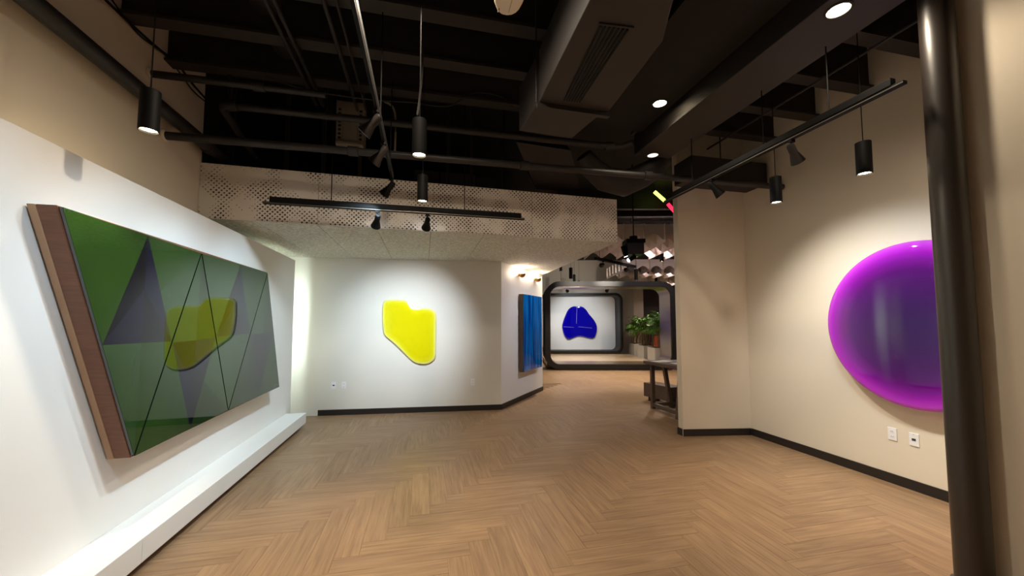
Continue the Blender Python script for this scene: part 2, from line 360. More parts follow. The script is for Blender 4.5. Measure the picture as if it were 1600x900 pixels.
def hole_r(i, j):
    x, y = i * A_, j * A_
    n = noise.noise(Vector((x * 5.5, y * 5.5, 1.3))) + 0.45 * noise.noise(Vector((x * 13, y * 13, 8.1)))
    base = -0.02 + 0.22 * min(1, x / 3.5)
    v = 0.43 + base + n * 0.95
    if v < 0.16: return 0
    return (0.005, 0.0075, 0.0097, 0.0114)[min(3, int((v - 0.16) / 0.2))]
bk = MB().obox((FLEN / 2, 0.022, (FTOP - SOF) / 2 - 0.002), (FLEN / 2 - 0.002, 0, 0), (0, 0.003, 0), (0, 0, (FTOP - SOF) / 2 - 0.004)).build('fascia_backing', 'perf_back', sf, loc=(FA.x, FA.y, SOF)); bk.rotation_euler.z = fang
NS = 8
for a, b in zip(us[:-1], us[1:]):
    mb = MB(); i0, i1 = int(round(a / A_)), int(round(b / A_))
    for i in range(i0, i1):
        for j in range(nrow):
            cx, cz = (i + 0.5) * A_, (j + 0.5) * A_; h = A_ / 2
            x0, x1 = cx - h, cx + h
            if i == i0: x0 += 0.0015
            if i == i1 - 1: x1 -= 0.0015
            r = hole_r(i, j) if (i + j) % 2 == 0 else 0
            if not r: mb.add([(x0, 0, cz - h), (x1, 0, cz - h), (x1, 0, cz + h), (x0, 0, cz + h)], [(0, 1, 2, 3)]); continue
            S = [(x1, cz), (x1, cz + h), (cx, cz + h), (x0, cz + h), (x0, cz), (x0, cz - h), (cx, cz - h), (x1, cz - h)]
            C = [(cx + r * math.cos(2 * math.pi * k / NS), cz + r * math.sin(2 * math.pi * k / NS)) for k in range(NS)]
            V = [(p[0], 0, p[1]) for p in S] + [(p[0], 0, p[1]) for p in C] + [(p[0], 0.012, p[1]) for p in C]
            Fs = [(k, NS + k, NS + (k + 1) % NS, (k + 1) % NS) for k in range(NS)] + [(NS + k, 2 * NS + k, 2 * NS + (k + 1) % NS, NS + (k + 1) % NS) for k in range(NS)]
            mb.add(V, Fs)
    x0, x1, zt = i0 * A_ + 0.0015, i1 * A_ - 0.0015, nrow * A_
    mb.add([(x0, 0, zt), (x1, 0, zt), (x1, 0.018, zt), (x0, 0.018, zt)], [(0, 1, 2, 3)])
    mb.add([(x0, 0, 0), (x1, 0, 0), (x1, 0.018, 0), (x0, 0.018, 0)], [(0, 1, 2, 3)])
    if b == FLEN: mb.add([(x1, 0, 0), (x1, 0.018, 0), (x1, 0.018, zt), (x1, 0, zt)], [(0, 1, 2, 3)])
    o = mb.build('perforated_panel', 'perf', sf, loc=(FA.x, FA.y, SOF), fix=False); o.rotation_euler.z = fang
MB().prism([FB + Vector((-0.02, 0.03, SOF + 0.1)), FB + Vector((0, 0.03, SOF + 0.1)), Vector((2.62, 8.7, SOF + 0.1)), Vector((2.60, 8.7, SOF + 0.1))], (0, 0, 0.47)).build('side_fascia', 'perf', sf)
# metal studs standing behind the fascia
for i, xs in enumerate((360, 447, 505, 562, 700, 737, 787)):
    p = pw(xs, 270, FA + Vector((0, 0.32, 0)), FB + Vector((0, 0.32, 0)))
    MB().box(p.x - 0.02, p.x + 0.02, p.y - 0.02, p.y + 0.02, SOF + 0.105, DECK - 0.001).build('stud', 'pipe', sf)
for x0, x1, z0, z1 in ((-0.15, 0.18, 2.7, 3.55), (0.2, 0.68, 3.13, 3.55), (0.2, 0.68, 2.7, 3.1), (0.7, 0.98, 2.7, 3.52)):
    MB().box(x0, x1, 5.25, 5.28, z0, z1).build('grey_board', 'panelgrey', sf)
struct(MB().box(XL + 0.001, 2.6, 8.95, 9.05, SOF + 0.1, DECK).build('wall_void', 'deck'))
struct(MB().box(XL + 0.0005, XL + 0.012, 4.53, 8.95, SOF + 0.101, DECK).build('wall_void_side', 'deck'))

# ------------------------------------------------------------------ outlets
def outlet(p, n, kind, label, group=None):
    t = thing('wall_outlet' if kind != 'data' else 'data_outlet', label, 'outlet', p, math.atan2(n[0], -n[1]), group)   # local -Y faces n
    MB().box(-0.036, 0.036, -0.008, -0.0005, -0.058, 0.058).build('cover_plate', 'outlet', t, bevel=0.003)
    if kind == 'duplex':
        for s_ in (-1, 1):
            r = MB().box(-0.017, 0.017, -0.0105, -0.008, s_ * 0.024 - 0.015, s_ * 0.024 + 0.015).build('receptacle', 'outlet', t, bevel=0.003)
            MB().box(-0.008, -0.005, -0.0112, -0.0104, s_ * 0.024 - 0.005, s_ * 0.024 + 0.006).build('slot', 'slot', r)
            MB().box(0.005, 0.008, -0.0112, -0.0104, s_ * 0.024 - 0.005, s_ * 0.024 + 0.006).build('slot', 'slot', r)
    elif kind == 'data':
        MB().box(-0.014, 0.014, -0.011, -0.008, -0.010, 0.010).build('jack', 'slot', t)
        MB().lathe([(0.0, 0.0), (0.003, 0.0), (0.003, 0.002), (0, 0.002)], (0, -0.008, 0.045), (0, -1, 0), 10).build('screw', 'rail', t)
    else:
        MB().box(-0.017, 0.017, -0.0105, -0.008, -0.034, 0.034).build('rocker', 'outlet', t, bevel=0.002)
nW = (dAB.y, -dAB.x)
outlet(pw(521.5, 602, WA, WB), nW, 'data', 'white data outlet with a dark jack on the yellow artwork wall')
outlet(pw(537.5, 602, WA, WB), nW, 'duplex', 'plain white power receptacle beside a data outlet on the yellow artwork wall')
outlet(pw(738.5, 597, WA, WB), nW, 'duplex', 'lone white power receptacle between the yellow artwork and the angled wall corner')
outlet(px(1395, 678, XR), (-1, 0), 'duplex', 'white power receptacle under the purple disc, beside a data plate')
outlet(px(1429, 687, XR), (-1, 0), 'data', 'white data plate with dark jack under the purple disc')

# ------------------------------------------------------------------ green parallelogram artwork
ga = thing('green_relief', 'large parallelogram wall piece of dark green glossy resin triangles with walnut edge', 'artwork', (XP, 3.9, 1.37))
XF = -1.75
T1, T2, T3 = (2.325, 2.078), (3.57, 2.062), (4.93, 2.078)     # top corners
Bq1, Bq2, Bq3 = (2.93, 0.66), (4.13, 0.685), (5.44, 0.69)     # bottom corners
def wp(p, x): return (x - XP, p[0] - 3.9, p[1] - 1.37)
def inset(P, d):
    c = (sum(p[0] for p in P) / len(P), sum(p[1] for p in P) / len(P)); n = len(P); out = []
    for i in range(n):
        a, b, e = Vector(P[i - 1]), Vector(P[i]), Vector(P[(i + 1) % n])
        d1 = (b - a).normalized(); d2 = (e - b).normalized(); n1 = Vector((-d1.y, d1.x)); n2 = Vector((-d2.y, d2.x))
        if n1.dot(Vector(c) - b) < 0: n1 = -n1
        if n2.dot(Vector(c) - b) < 0: n2 = -n2
        m_ = (n1 + n2).normalized(); k = d / max(0.2, m_.dot(n1)); out.append(tuple(b + m_ * k))
    return out
outl = [T1, Bq1, Bq3, T3]
MB().prism([wp(p, XP + 0.012) for p in outl], (0.035, 0, 0)).build('backing_frame', 'ply', ga, bevel=0.003)
MB().prism([wp(p, XP + 0.047) for p in outl], (0.085, 0, 0)).build('walnut_frame', 'walnut', ga, bevel=0.004)
for yy, zz in ((2.9, 1.95), (4.6, 1.95), (3.3, 0.85), (5.0, 0.85)):
    MB().box(0.0005, 0.0125, yy - 3.93, yy - 3.87, zz - 1.40, zz - 1.34).build('hanger', 'fix', ga)
def mid(a, b): return ((a[0] + b[0]) / 2, (a[1] + b[1]) / 2)
tri = [((T1, Bq1, T2), 0), ((Bq1, Bq2, T2), 1), ((T2, Bq2, T3), 0), ((Bq2, Bq3, T3), 1)]
gi = [(0, 1, 1), (1, 2, 2), (2, 1, 3), (3, 1, 2)]
for q, (P, up) in enumerate(tri):
    P = inset(P, 0.0065); m01, m12, m20 = mid(P[0], P[1]), mid(P[1], P[2]), mid(P[2], P[0])
    mb = MB(); z0, z1 = XF - 0.018, XF
    mb.prism([wp(p, z0) for p in P], (0.0165, 0, 0), 6)
    def facet(pts, mi): mb.add([wp(p, z1) for p in pts], [tuple(range(len(pts)))], mi)
    g = gi[q]
    corners = ((P[0], m01, m20), (P[1], m12, m01), (P[2], m20, m12))
    if up: tip = m01; base = (m12, m20)      # inverted medial: tip at the bottom side
    else: tip = m20; base = (m01, m12)
    for ci, c in enumerate(corners):
        # each corner piece falls into a lighter and a darker half
        h_ = mid(c[1], c[2]) if ci != 2 else mid(c[1], c[2])
        facet((c[0], c[1], h_), g[ci]); facet((c[0], h_, c[2]), (g[ci] + (1 if ci != 0 else 0)) % 4)
    hb = mid(*base); ctr = ((tip[0] * .5 + hb[0] * .5), (tip[1] * .5 + hb[1] * .5))
    facet((tip, base[0], ctr), 4); facet((tip, ctr, base[1]), 5); facet((base[0], hb, ctr), 5); facet((hb, base[1], ctr), 4)
    mb.build('resin_panel', GREENS + DUSK + ['resin_edge'], ga, fix=True)
# dark band of resin across the middle of the panels is part of the facets above

# ------------------------------------------------------------------ slab artworks with a pale rim
def slab(name, outline, org, ux, uz, un, thick, m, label, stand=0.02, rimw=0.05, mname='resin_slab', parts=None):
    t = thing(name, label, 'artwork', org)
    P = outline; n = len(P)
    mb = MB(); rim = []
    steps = [(0.0, 0.0, 0.0), (0.0, thick * 0.55, 0.0), (0.008, thick * 0.85, 0.05), (0.02, thick * 0.96, 0.15), (0.04, thick, 0.3), (0.08, thick, 0.6), (0.13, thick, 1.0), (9, thick, 1.0)]
    cen = Vector((sum(p[0] for p in P) / n, sum(p[1] for p in P) / n)); rings = []
    for s_, h, rv in steps:
        pts = []
        for p in P:
            v = Vector(p); k = v - cen; L_ = k.length
            d = min(L_ * 0.9, s_) if s_ < 1 else L_ * 0.985
            q = cen + k * (1 - d / L_); pts.append(q)
        rings.append((pts, h)); rim += [rv] * n
    V = [Vector(ux) * q.x + Vector(uz) * q.y + Vector(un) * (stand + h) for pts, h in rings for q in pts]
    Fs = []
    for i in range(len(rings) - 1):
        for k in range(n): Fs.append((i * n + k, i * n + (k + 1) % n, (i + 1) * n + (k + 1) % n, (i + 1) * n + k))
    Fs.append(tuple(range(n))); Fs.append(tuple((len(rings) - 1) * n + k for k in range(n)))
    mb.add(V, Fs); mb.rim = rim
    mb.build(mname, m, t, smooth=50)
    c = Vector(ux) * cen.x + Vector(uz) * cen.y
    MB().obox(c + Vector(un) * (stand / 2), Vector(ux) * 0.08, Vector(uz) * 0.12, Vector(un) * (stand / 2 - 0.0006)).build('wall_cleat', 'fix', t)
    return t
def smooth_outline(P, it=2):
    for _ in range(it):
        Q = []
        for i in range(len(P)):
            a, b = P[i], P[(i + 1) % len(P)]
            Q += [(a[0] * .75 + b[0] * .25, a[1] * .75 + b[1] * .25), (a[0] * .25 + b[0] * .75, a[1] * .25 + b[1] * .75)]
        P = Q
    return P
yz = [(552, 240), (600, 234), (668, 237), (684, 250), (696, 272), (715, 280), (790, 280), (825, 293), (838, 318), (836, 420), (833, 530), (828, 560), (800, 582), (770, 588), (728, 582), (700, 565), (660, 525), (610, 475), (585, 455), (560, 435), (548, 410), (543, 330), (545, 270)]
nW3 = Vector((nW[0], nW[1], 0)); off = nW3 * 0.05
yo = pw(640, 520, WA, WB)
out = []
for a, b in yz:
    p = pw(a / 3.461 + 440, b / 3.461 + 400, WA + off, WB + off); d = p - yo; out.append((d.dot(dAB), d.z))
slab('yellow_slab', smooth_outline(out, 2), yo, dAB, (0, 0, 1), nW3, 0.035, 'yellow', 'bright yellow irregular resin slab with pale rim on the cream back wall', stand=0.015)
# purple disc
pc = Vector((XR, 2.53, 1.48)); RD = 0.737
disc = thing('purple_disc', 'large glossy purple resin disc with lighter magenta rim on the right wall', 'artwork', pc)
mb = MB(); prof = []; rim = []; NSEG = 96
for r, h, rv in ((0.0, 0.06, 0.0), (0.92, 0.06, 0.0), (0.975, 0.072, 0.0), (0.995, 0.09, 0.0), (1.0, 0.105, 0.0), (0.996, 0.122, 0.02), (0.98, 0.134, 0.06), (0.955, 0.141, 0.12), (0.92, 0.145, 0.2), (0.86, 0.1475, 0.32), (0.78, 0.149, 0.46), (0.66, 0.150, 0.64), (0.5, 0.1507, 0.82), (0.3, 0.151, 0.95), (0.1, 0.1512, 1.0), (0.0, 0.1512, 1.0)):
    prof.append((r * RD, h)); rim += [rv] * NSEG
mb.lathe(prof, (0, 0, 0), (-1, 0, 0), NSEG); mb.rim = rim
mb.build('resin_disc', 'purple', disc, smooth=60)
MB().lathe([(0.0, 0.0006), (0.2, 0.0006), (0.2, 0.0595), (0, 0.0595)], (0, 0, 0), (-1, 0, 0), 32).build('wall_mount', 'fix', disc)
# blue panel on the angled wall
nD = Vector((dBD.y, -dBD.x, 0)); b0 = pw(809.5, 459, WB, WD); b1 = pw(838.5, 573, WB, WD)
bw = (Vector((b1.x, b1.y, 0)) - Vector((b0.x, b0.y, 0))).length; bh = 1.49; bc = Vector(((b0.x + b1.x) / 2, (b0.y + b1.y) / 2, 1.305))
bp = thing('blue_panel', 'tall upright blue glossy resin panel with wooden edge on the angled wall', 'artwork', bc, math.atan2(dBD.y, dBD.x))
MB().box(-bw / 2, bw / 2, -0.10, -0.02, -bh / 2, bh / 2).build('side_frame', 'oak_dark', bp, bevel=0.004)
for i in range(2):
    MB().box(-bw / 2 + i * bw / 2 + 0.003, -bw / 2 + (i + 1) * bw / 2 - 0.003, -0.125, -0.1005, -bh / 2 + 0.003, bh / 2 - 0.003).build('resin_panel', 'cobalt', bp, bevel=0.004)
MB().box(-0.1, 0.1, -0.0195, -0.0005, -0.1, 0.1).build('wall_cleat', 'fix', bp)
# brass sconces high on the angled wall
for i, (a, b, lab) in enumerate(((809.5, 426, 'small brass dome uplight on the angled wall, the one next to the wall corner'), (835, 431, 'small brass dome uplight on the angled wall, the one next to the soffit edge'))):
    p = pw(a, b, WB, WD); t = thing('wall_sconce', lab, 'sconce', (p.x, p.y, 2.435), math.atan2(dBD.y, dBD.x), 'brass uplights on the angled wall')
    MB().lathe([(0.0, -0.075), (0.035, -0.065), (0.06, -0.04), (0.07, 0.0), (0.066, 0.0), (0.056, -0.035), (0.03, -0.058), (0.0, -0.066)], (0, -0.085, 0), (0, 0, 1), 20).build('dome', 'brass', t, smooth=True)
    MB().box(-0.03, 0.03, -0.018, -0.0005, -0.045, 0.015).build('wall_plate', 'brass', t, bevel=0.003)
    MB().lathe([(0, -0.03), (0.022, -0.02), (0.03, 0.0), (0.024, 0.018), (0.0, 0.028)], (0, -0.085, -0.005), (0, 0, 1), 14).build('bulb', 'glow_w', t, smooth=True)
    point('sconce_lamp', t, (0, -0.085, 0.035), 5, (1, 0.8, 0.6), 0.02)

# ------------------------------------------------------------------ round column by the near wall
co = thing('steel_column', 'round dark brown steel column standing against the end of the near right wall', 'column', (3.01, 1.615, 0))
MB().lathe([(0.0, 0.0), (0.078, 0.0), (0.078, DECK - 0.002), (0.0, DECK - 0.002)], (0, 0, 0), (0, 0, 1), 40).build('shaft', 'column', co, smooth=True)
MB().lathe([(0.0785, 0.0), (0.092, 0.0), (0.092, 0.05), (0.0785, 0.056)], (0, 0, 0), (0, 0, 1), 40).build('foot_collar', 'column', co, smooth=True)

# ------------------------------------------------------------------ ceiling beams, boxed beam, ducts, pipes
BMY = [1.24, 1.78, 2.32, 2.86, 3.40, 3.94]
for i, y in enumerate(BMY):
    mb = MB(); zb = 3.81
    prof = [(-0.065, zb), (0.065, zb), (0.065, zb + 0.025), (0.02, zb + 0.045), (0.02, 4.30), (0.065, 4.33), (0.065, DECK - 0.001), (-0.065, DECK - 0.001), (-0.065, 4.33), (-0.02, 4.30), (-0.02, zb + 0.045), (-0.065, zb + 0.025)]
    mb.prism([(XL + 0.001, y + a, b) for a, b in prof], (XR - XL - 0.002, 0, 0))
    tag(mb.build('ceiling_beam', 'beam'), 'dark painted steel joist spanning the gallery under the black ceiling deck', 'beam', 'ceiling joists')
bb = thing('boxed_beam', 'long dark brown boxed ceiling beam carrying round recessed downlights', 'beam', (2.66, 0, 3.5))
MB().box(-0.23, 0.24, -2.98, 4.08, 0.0, 0.3095).build('casing', 'duct', bb, bevel=0.006)
MB().box(-0.27, -0.231, -2.98, 4.08, 0.24, 0.275).build('side_ledge', 'duct', bb)
def downlight(p, label, lit=True, r=0.062, w=30, deg=172):
    t = thing('downlight', label, 'downlight', p, 0, 'recessed downlights')
    MB().lathe([(r, -0.0005), (r + 0.014, -0.0005), (r + 0.014, -0.006), (r, -0.009), (r - 0.002, -0.0005)], (0, 0, 0), (0, 0, 1), 28).build('trim_ring', 'duct', t, smooth=True)
    MB().lathe([(0, -0.001), (r, -0.001), (r, -0.004), (0.0, -0.005)], (0, 0, 0), (0, 0, 1), 28).build('lens', 'glow_w' if lit else 'glow_off', t)
    if lit: spot('downlight_lamp', t, (0, 0, -0.012), (0, 0, -1), w, WARM, deg, 0.6, 0.05)
downlight(pz(1310, 15, 3.5), 'bright round downlight in the boxed beam next to the round column', w=24)
downlight(pz(1020, 242, 3.5), 'unlit round downlight at the far end of the boxed beam', lit=False)
hp = thing('ceiling_panel', 'black ceiling panel beside the boxed beam holding a lit downlight', 'ceiling panel', (2.03, 3.0, 3.66))
MB().box(-0.35, 0.355, -1.6, 0.85, 0.0, 0.03).build('board', 'deck', hp)
for yy in (-1.2, 0.5): MB().tube([(0, yy, 0.03), (0, yy, DECK - 3.661)], 0.006, 6).build('hanger_rod', 'pipe', hp)
downlight(pz(1031, 161, 3.66), 'bright round downlight in the black panel beside the air duct', w=30, deg=125)
p = pz(655, -34, 3.62)  # unseen lamp and bracket above the frame, added for the glow on the joists
bkt = thing('added_bracket', 'added black ceiling bracket holding an unseen downlight between the pipes and the white device', 'bracket', (p.x, p.y, 3.62))
MB().box(-0.12, 0.12, -0.12, 0.12, 0.0, 0.025).build('plate', 'fix', bkt)
for sx in (-0.1, 0.1): MB().tube([(sx, 0, 0.025), (sx, 0, DECK - 3.621)], 0.006, 6).build('hanger_rod', 'pipe', bkt)
downlight(p, 'unseen round downlight on an added bracket hung below the joists over the gallery middle', w=66)

# rectangular air duct with linear grille
du = thing('air_duct', 'dark brown rectangular air duct with a long slotted grille underneath', 'duct', (1.1, 2.2, 3.2))
P = [pz(842, 160, 3.2), pz(950, 176, 3.2), pz(1035, 65, 3.2), pz(1052, 0, 3.2), pz(1062, -90, 3.2), pz(966, -90, 3.2)]
loc = Vector((1.1, 2.2, 3.2))
MB().prism([v - loc for v in P], (0, 0, 0.42)).build('main_box', 'duct', du, bevel=0.006)
P2 = [pz(838, 167, 3.2), pz(940, 180, 3.2), pz(893, 219, 3.2), pz(811, 207, 3.2)]
MB().prism([v - loc + Vector((0, 0, 0.015)) for v in (P2[0], P2[3], P2[2], P2[1])], (0, 0, 0.40)).build('tail_box', 'duct', du, bevel=0.006)
a, b = P[0] - loc, P[1] - loc
MB().obox((a + b) / 2 + Vector((0, 0.012, 0.2)), (b - a) / 2 + Vector((0.012, 0, 0)), (0, 0.02, 0), (0, 0, 0.235)).build('flange', 'duct', du)
g0, g1, g2, g3 = [pz(*q, 3.199) - loc for q in ((936, 40), (985, 46), (908, 160), (880, 156))]
for i in range(7):
    f0, f1 = i / 7 + 0.02, i / 7 + 0.085
    MB().prism([g0.lerp(g1, f0), g3.lerp(g2, f0), g3.lerp(g2, f1), g0.lerp(g1, f1)], (0, 0, -0.006)).build('grille_slot', 'void', du)
MB().obox((g0 + g1) / 2 + Vector((0, -0.02, -0.004)), (g1 - g0) / 2 * 1.1, (0, 0.004, 0), (0, 0, 0.004)).build('grille_edge', 'black', du)
MB().tube([P[0] - loc + Vector((-0.02, 0, 0.0)), P[0] - loc + Vector((-0.02, 0, 1.15))], 0.006, 6).build('hanger_rod', 'pipe', du)
# sloping drop leading behind the fascia
d0 = [py(807, 222, 4.12), py(892, 235, 4.12), py(908, 300, 4.80), py(838, 296, 4.80)]
dd = thing('duct_drop', 'dark sloping duct leg dropping behind the perforated fascia', 'duct', d0[0])
mb = MB(); up = Vector((0, 0.28, 0.26)); o_ = d0[0]
mb.add([v - o_ for v in d0] + [v - o_ + up for v in d0], [(0, 1, 2, 3), (7, 6, 5, 4), (0, 4, 5, 1), (1, 5, 6, 2), (2, 6, 7, 3), (3, 7, 4, 0)])
mb.build('duct_leg', 'duct', dd)
# flexible round duct
fp = [py(912, 243, 4.2), py(924, 262, 4.25), py(945, 280, 4.3), py(975, 287, 4.32), py(1003, 275, 4.3), py(1025, 262, 4.25), py(1040, 250, 4.2)]
tagd = MB(); tagd.tube(fp, [0.10, 0.13, 0.15, 0.16, 0.15, 0.13, 0.11], 16)
tag(tagd.build('flexible_duct', 'beam', smooth=True), 'fat black flexible duct sagging over the right end of the perforated fascia', 'duct')

def pipe(name, label, pts, r, m='pipe', cat='pipe', group=None, couplings=(), flange=None):
    t = thing(name, label, cat, pts[0], 0, group); o = Vector(pts[0]); Q = [Vector(p) - o for p in pts]
    MB().tube(Q, r, 14).build('tube', m, t, smooth=True)
    tot = Q[-1] - Q[0]; dn = tot.normalized()
    for c in couplings:
        q = Q[0].lerp(Q[-1], c) if len(Q) == 2 else Q[int(c)]
        MB().lathe([(r + 0.001, -0.05), (r + 0.012, -0.045), (r + 0.012, 0.045), (r + 0.001, 0.05)], q, dn, 14).build('coupling', m, t, smooth=True)
    if flange: MB().lathe([(r + 0.001, 0.002), (r * 1.5, 0.002), (r * 1.5, 0.014), (r + 0.001, 0.02)], Q[0], dn, 16).build('wall_flange', flange, t, smooth=True)
    return t
pipe('water_pipe', 'thick dark pipe running along the upper cream left wall', [(-2.13, -2.9, 3.265), (-2.13, 5.2, 3.265)], 0.058, couplings=(0.58, 0.9))
pipe('sprinkler_pipe', 'thin dark pipe coming out of the left wall just above the thick wall pipe', [(XL + 0.003, 3.71, 3.575), (-0.9, 3.71, 3.575)], 0.030, couplings=(0.6,), flange='cream')
pipe('sprinkler_pipe', 'long dark pipe crossing the whole gallery in front of the perforated fascia', [(XL + 0.003, 3.93, 3.15), (XR - 0.003, 3.83, 3.17)], 0.036, couplings=(0.24, 0.5, 0.72), flange='cream')
U0 = pz(341, 163, 3.52)
pipe('sprinkler_pipe', 'dark pipe with an elbow crossing above the hanging beige enclosure', [U0 + Vector((0.02, 0.75, -0.18)), U0 + Vector((0.0, 0.1, 0)), U0 + Vector((0.03, 0.02, 0)), U0 + Vector((0.12, 0, 0)), Vector((2.05, U0.y - 0.02, 3.52)), Vector((2.2, U0.y - 0.06, 3.52)), Vector((2.28, U0.y - 0.15, 3.53))], 0.036, couplings=(3, 4))
for k, (a, lab) in enumerate(((( 338, 150), 'short capped pipe drop near the elbow of the upper pipe'),)):
    q = pz(353, 80, 4.0); pipe('sprinkler_drop', lab, [(q.x, 4.0, 3.95), (q.x + 0.02, 4.02, 3.58)], 0.022)
# conduits running along the gallery under the joists
def conduit(a, z, lab, y0=-2.9, y1=4.3, r=0.013):
    X = pz(a[0], a[1], z).x
    pipe('conduit', lab, [(X, y0, z), (X, y1, z)], r, cat='conduit', group='conduits below the joists')
for a, lab in (((414, 0), 'dark conduit under the joists, first of a close pair nearest the left wall'), ((428, 0), 'dark conduit under the joists, second of the close pair nearest the left wall'),
               ((505, 0), 'dark conduit under the joists midway to the light track, thicker of two'), ((525, 0), 'thin dark conduit under the joists next to the light track')):
    conduit(a, 3.78, lab, r=0.017 if a[0] in (414, 428, 505) else 0.010)
# round duct above the joist flanges
rr = pz(408, 0, 4.0); pipe('round_duct', 'stubby round duct tucked up between the joists near the left wall', [(rr.x, 2.9, 4.12), (rr.x - 0.03, 4.1, 4.12)], 0.13, 'duct', 'duct')
# rods and a conduit on the right side
pipe('conduit', 'thin dark conduit running beside the boxed beam towards the right wall', [(3.12, 1.4, 3.72), (3.12, 4.2, 3.72)], 0.014, cat='conduit')
pipe('conduit', 'second thin dark conduit close to the beam ends at the right wall', [(3.55, 1.4, 3.74), (3.55, 4.2, 3.74)], 0.012, cat='conduit')
rd_ = thing('air_duct', 'dark box duct end low against the right wall return', 'duct', (3.7, 4.1, 3.2))
MB().box(-0.55, 0.56, -0.1, 0.24, 0.06, 0.34).build('box_section', 'beam', rd_, bevel=0.01)
MB().tube([(0, 0.05, 0.34), (0, 0.05, 1.155)], 0.008, 6).build('hanger_rod', 'pipe', rd_)
# cables sagging along the left wall and over the pipes
def cable(pts, r, label, m='fix'):
    P = [Vector(p) for p in pts]; Q = []
    for i in range(len(P) - 1):
        a, b, c, d = P[max(i - 1, 0)], P[i], P[i + 1], P[min(i + 2, len(P) - 1)]
        for k in range(6):
            t = k / 6; Q.append(0.5 * ((2 * b) + (c - a) * t + (2 * a - 5 * b + 4 * c - d) * t * t + (3 * b - a - 3 * c + d) * t ** 3))
    Q.append(P[-1]); tag(MB().tube(Q, r, 6).build('cable', m, smooth=True), label, 'cable', 'ceiling cables')
cable([px(165, 0, -2.22), px(205, 38, -2.22), px(250, 78, -2.21), px(275, 97, -2.2), px(300, 130, -2.2), px(322, 155, -2.2)], 0.010, 'thick black cable sagging along the top of the left wall')
cable([px(175, 0, -2.23), px(215, 52, -2.24), px(262, 90, -2.23), px(300, 140, -2.23), px(320, 158, -2.22)], 0.006, 'thin black cable sagging along the top of the left wall')
cable([py(415, 120, 3.9), py(460, 135, 3.9), py(500, 145, 3.9), py(590, 157, 3.9), py(640, 160, 3.9), py(700, 166, 3.9), py(740, 146, 3.9), py(780, 150, 3.9), py(802, 168, 3.9)], 0.007, 'grey cable draped across the gallery between the joists and the duct', 'pipe')
cable([py(600, 158, 4.2), py(614, 168, 4.2), py(618, 190, 4.2), py(617, 240, 4.2)], 0.012, 'pale flexible conduit hanging behind the overhead light track', 'enclosure')
cable([py(652, -60, 3.0), py(655, 30, 3.0), py(660, 95, 3.0), py(656, 150, 3.0), py(652, 180, 3.0)], 0.009, 'dark cable dropping from the joists to the lit pendant', 'pipe')

# beige enclosure hung above the fascia
e0, e1, e2 = py(526, 156, 4.4), py(570, 156, 4.4), py(526, 226, 4.4)
ec = Vector(((e0.x + e1.x) / 2, 4.4, (e0.z + e2.z) / 2)); ew, eh = (e1.x - e0.x) / 2, (e0.z - e2.z) / 2
en = thing('electrical_enclosure', 'beige slotted metal enclosure hanging above the perforated fascia', 'enclosure', (ec.x, 4.4, ec.z - eh))
MB().box(-ew, ew, 0.0, 0.16, 0.0, 2 * eh).build('body', 'enclosure', en, bevel=0.005)
MB().box(-ew * 0.5, ew * 0.5, -0.012, -0.0005, 0.06, 2 * eh - 0.02).build('door', 'enclosure', en, bevel=0.003)
for s_ in (-1, 1):
    for k in range(8):
        MB().box(s_ * ew * 0.75 - 0.014, s_ * ew * 0.75 + 0.014, -0.002, 0.001, 0.07 + k * 0.045, 0.095 + k * 0.045).build('slot', 'deck', en)
MB().box(-ew * 0.95, ew * 0.95, -0.045, -0.0005, 0.0, 0.02).build('bottom_lip', 'enclosure', en)
for s_ in (-1, 1): MB().tube([(s_ * ew * 0.9, 0.08, 2 * eh), (s_ * ew * 0.9, 0.08, DECK - (ec.z - eh) - 0.001)], 0.006, 6).build('hanger_rod', 'pipe', en)
# warm white device under the ceiling
dv = thing('ceiling_projector', 'warm white rounded ceiling device hung above the gallery middle', 'projector', (0.455, 1.93, 3.25))
c0, c1, c2, c3 = [pz(*q, 3.25) - Vector((0.455, 1.93, 3.25)) for q in ((770, 21), (805, 28), (824, -6), (772, -70))]
bodyp = smooth_outline([(v.x, v.y) for v in (c0, c1, c2, pz(838, -70, 3.25) - Vector((0.455, 1.93, 3.25)), c3)], 2)
MB().prism([(x, y, 0) for x, y in bodyp], (0, 0, 0.09)).build('housing', 'device', dv, bevel=0.012)
MB().obox(((c1 + c2) / 2 + Vector((-0.06, 0, 0.0))), (0.0012, 0, 0), (0, 0.05, 0), (0, 0, 0.001)).build('seam', 'enclosure', dv)
MB().obox((c0 + Vector((0.028, -0.03, 0.0))), (0.004, 0, 0), (0, 0.014, 0), (0, 0, 0.001)).build('badge', 'enclosure', dv)
MB().tube([(0, -0.1, 0.09), (0, -0.1, DECK - 3.251)], 0.018, 10).build('mount_pole', 'device', dv)

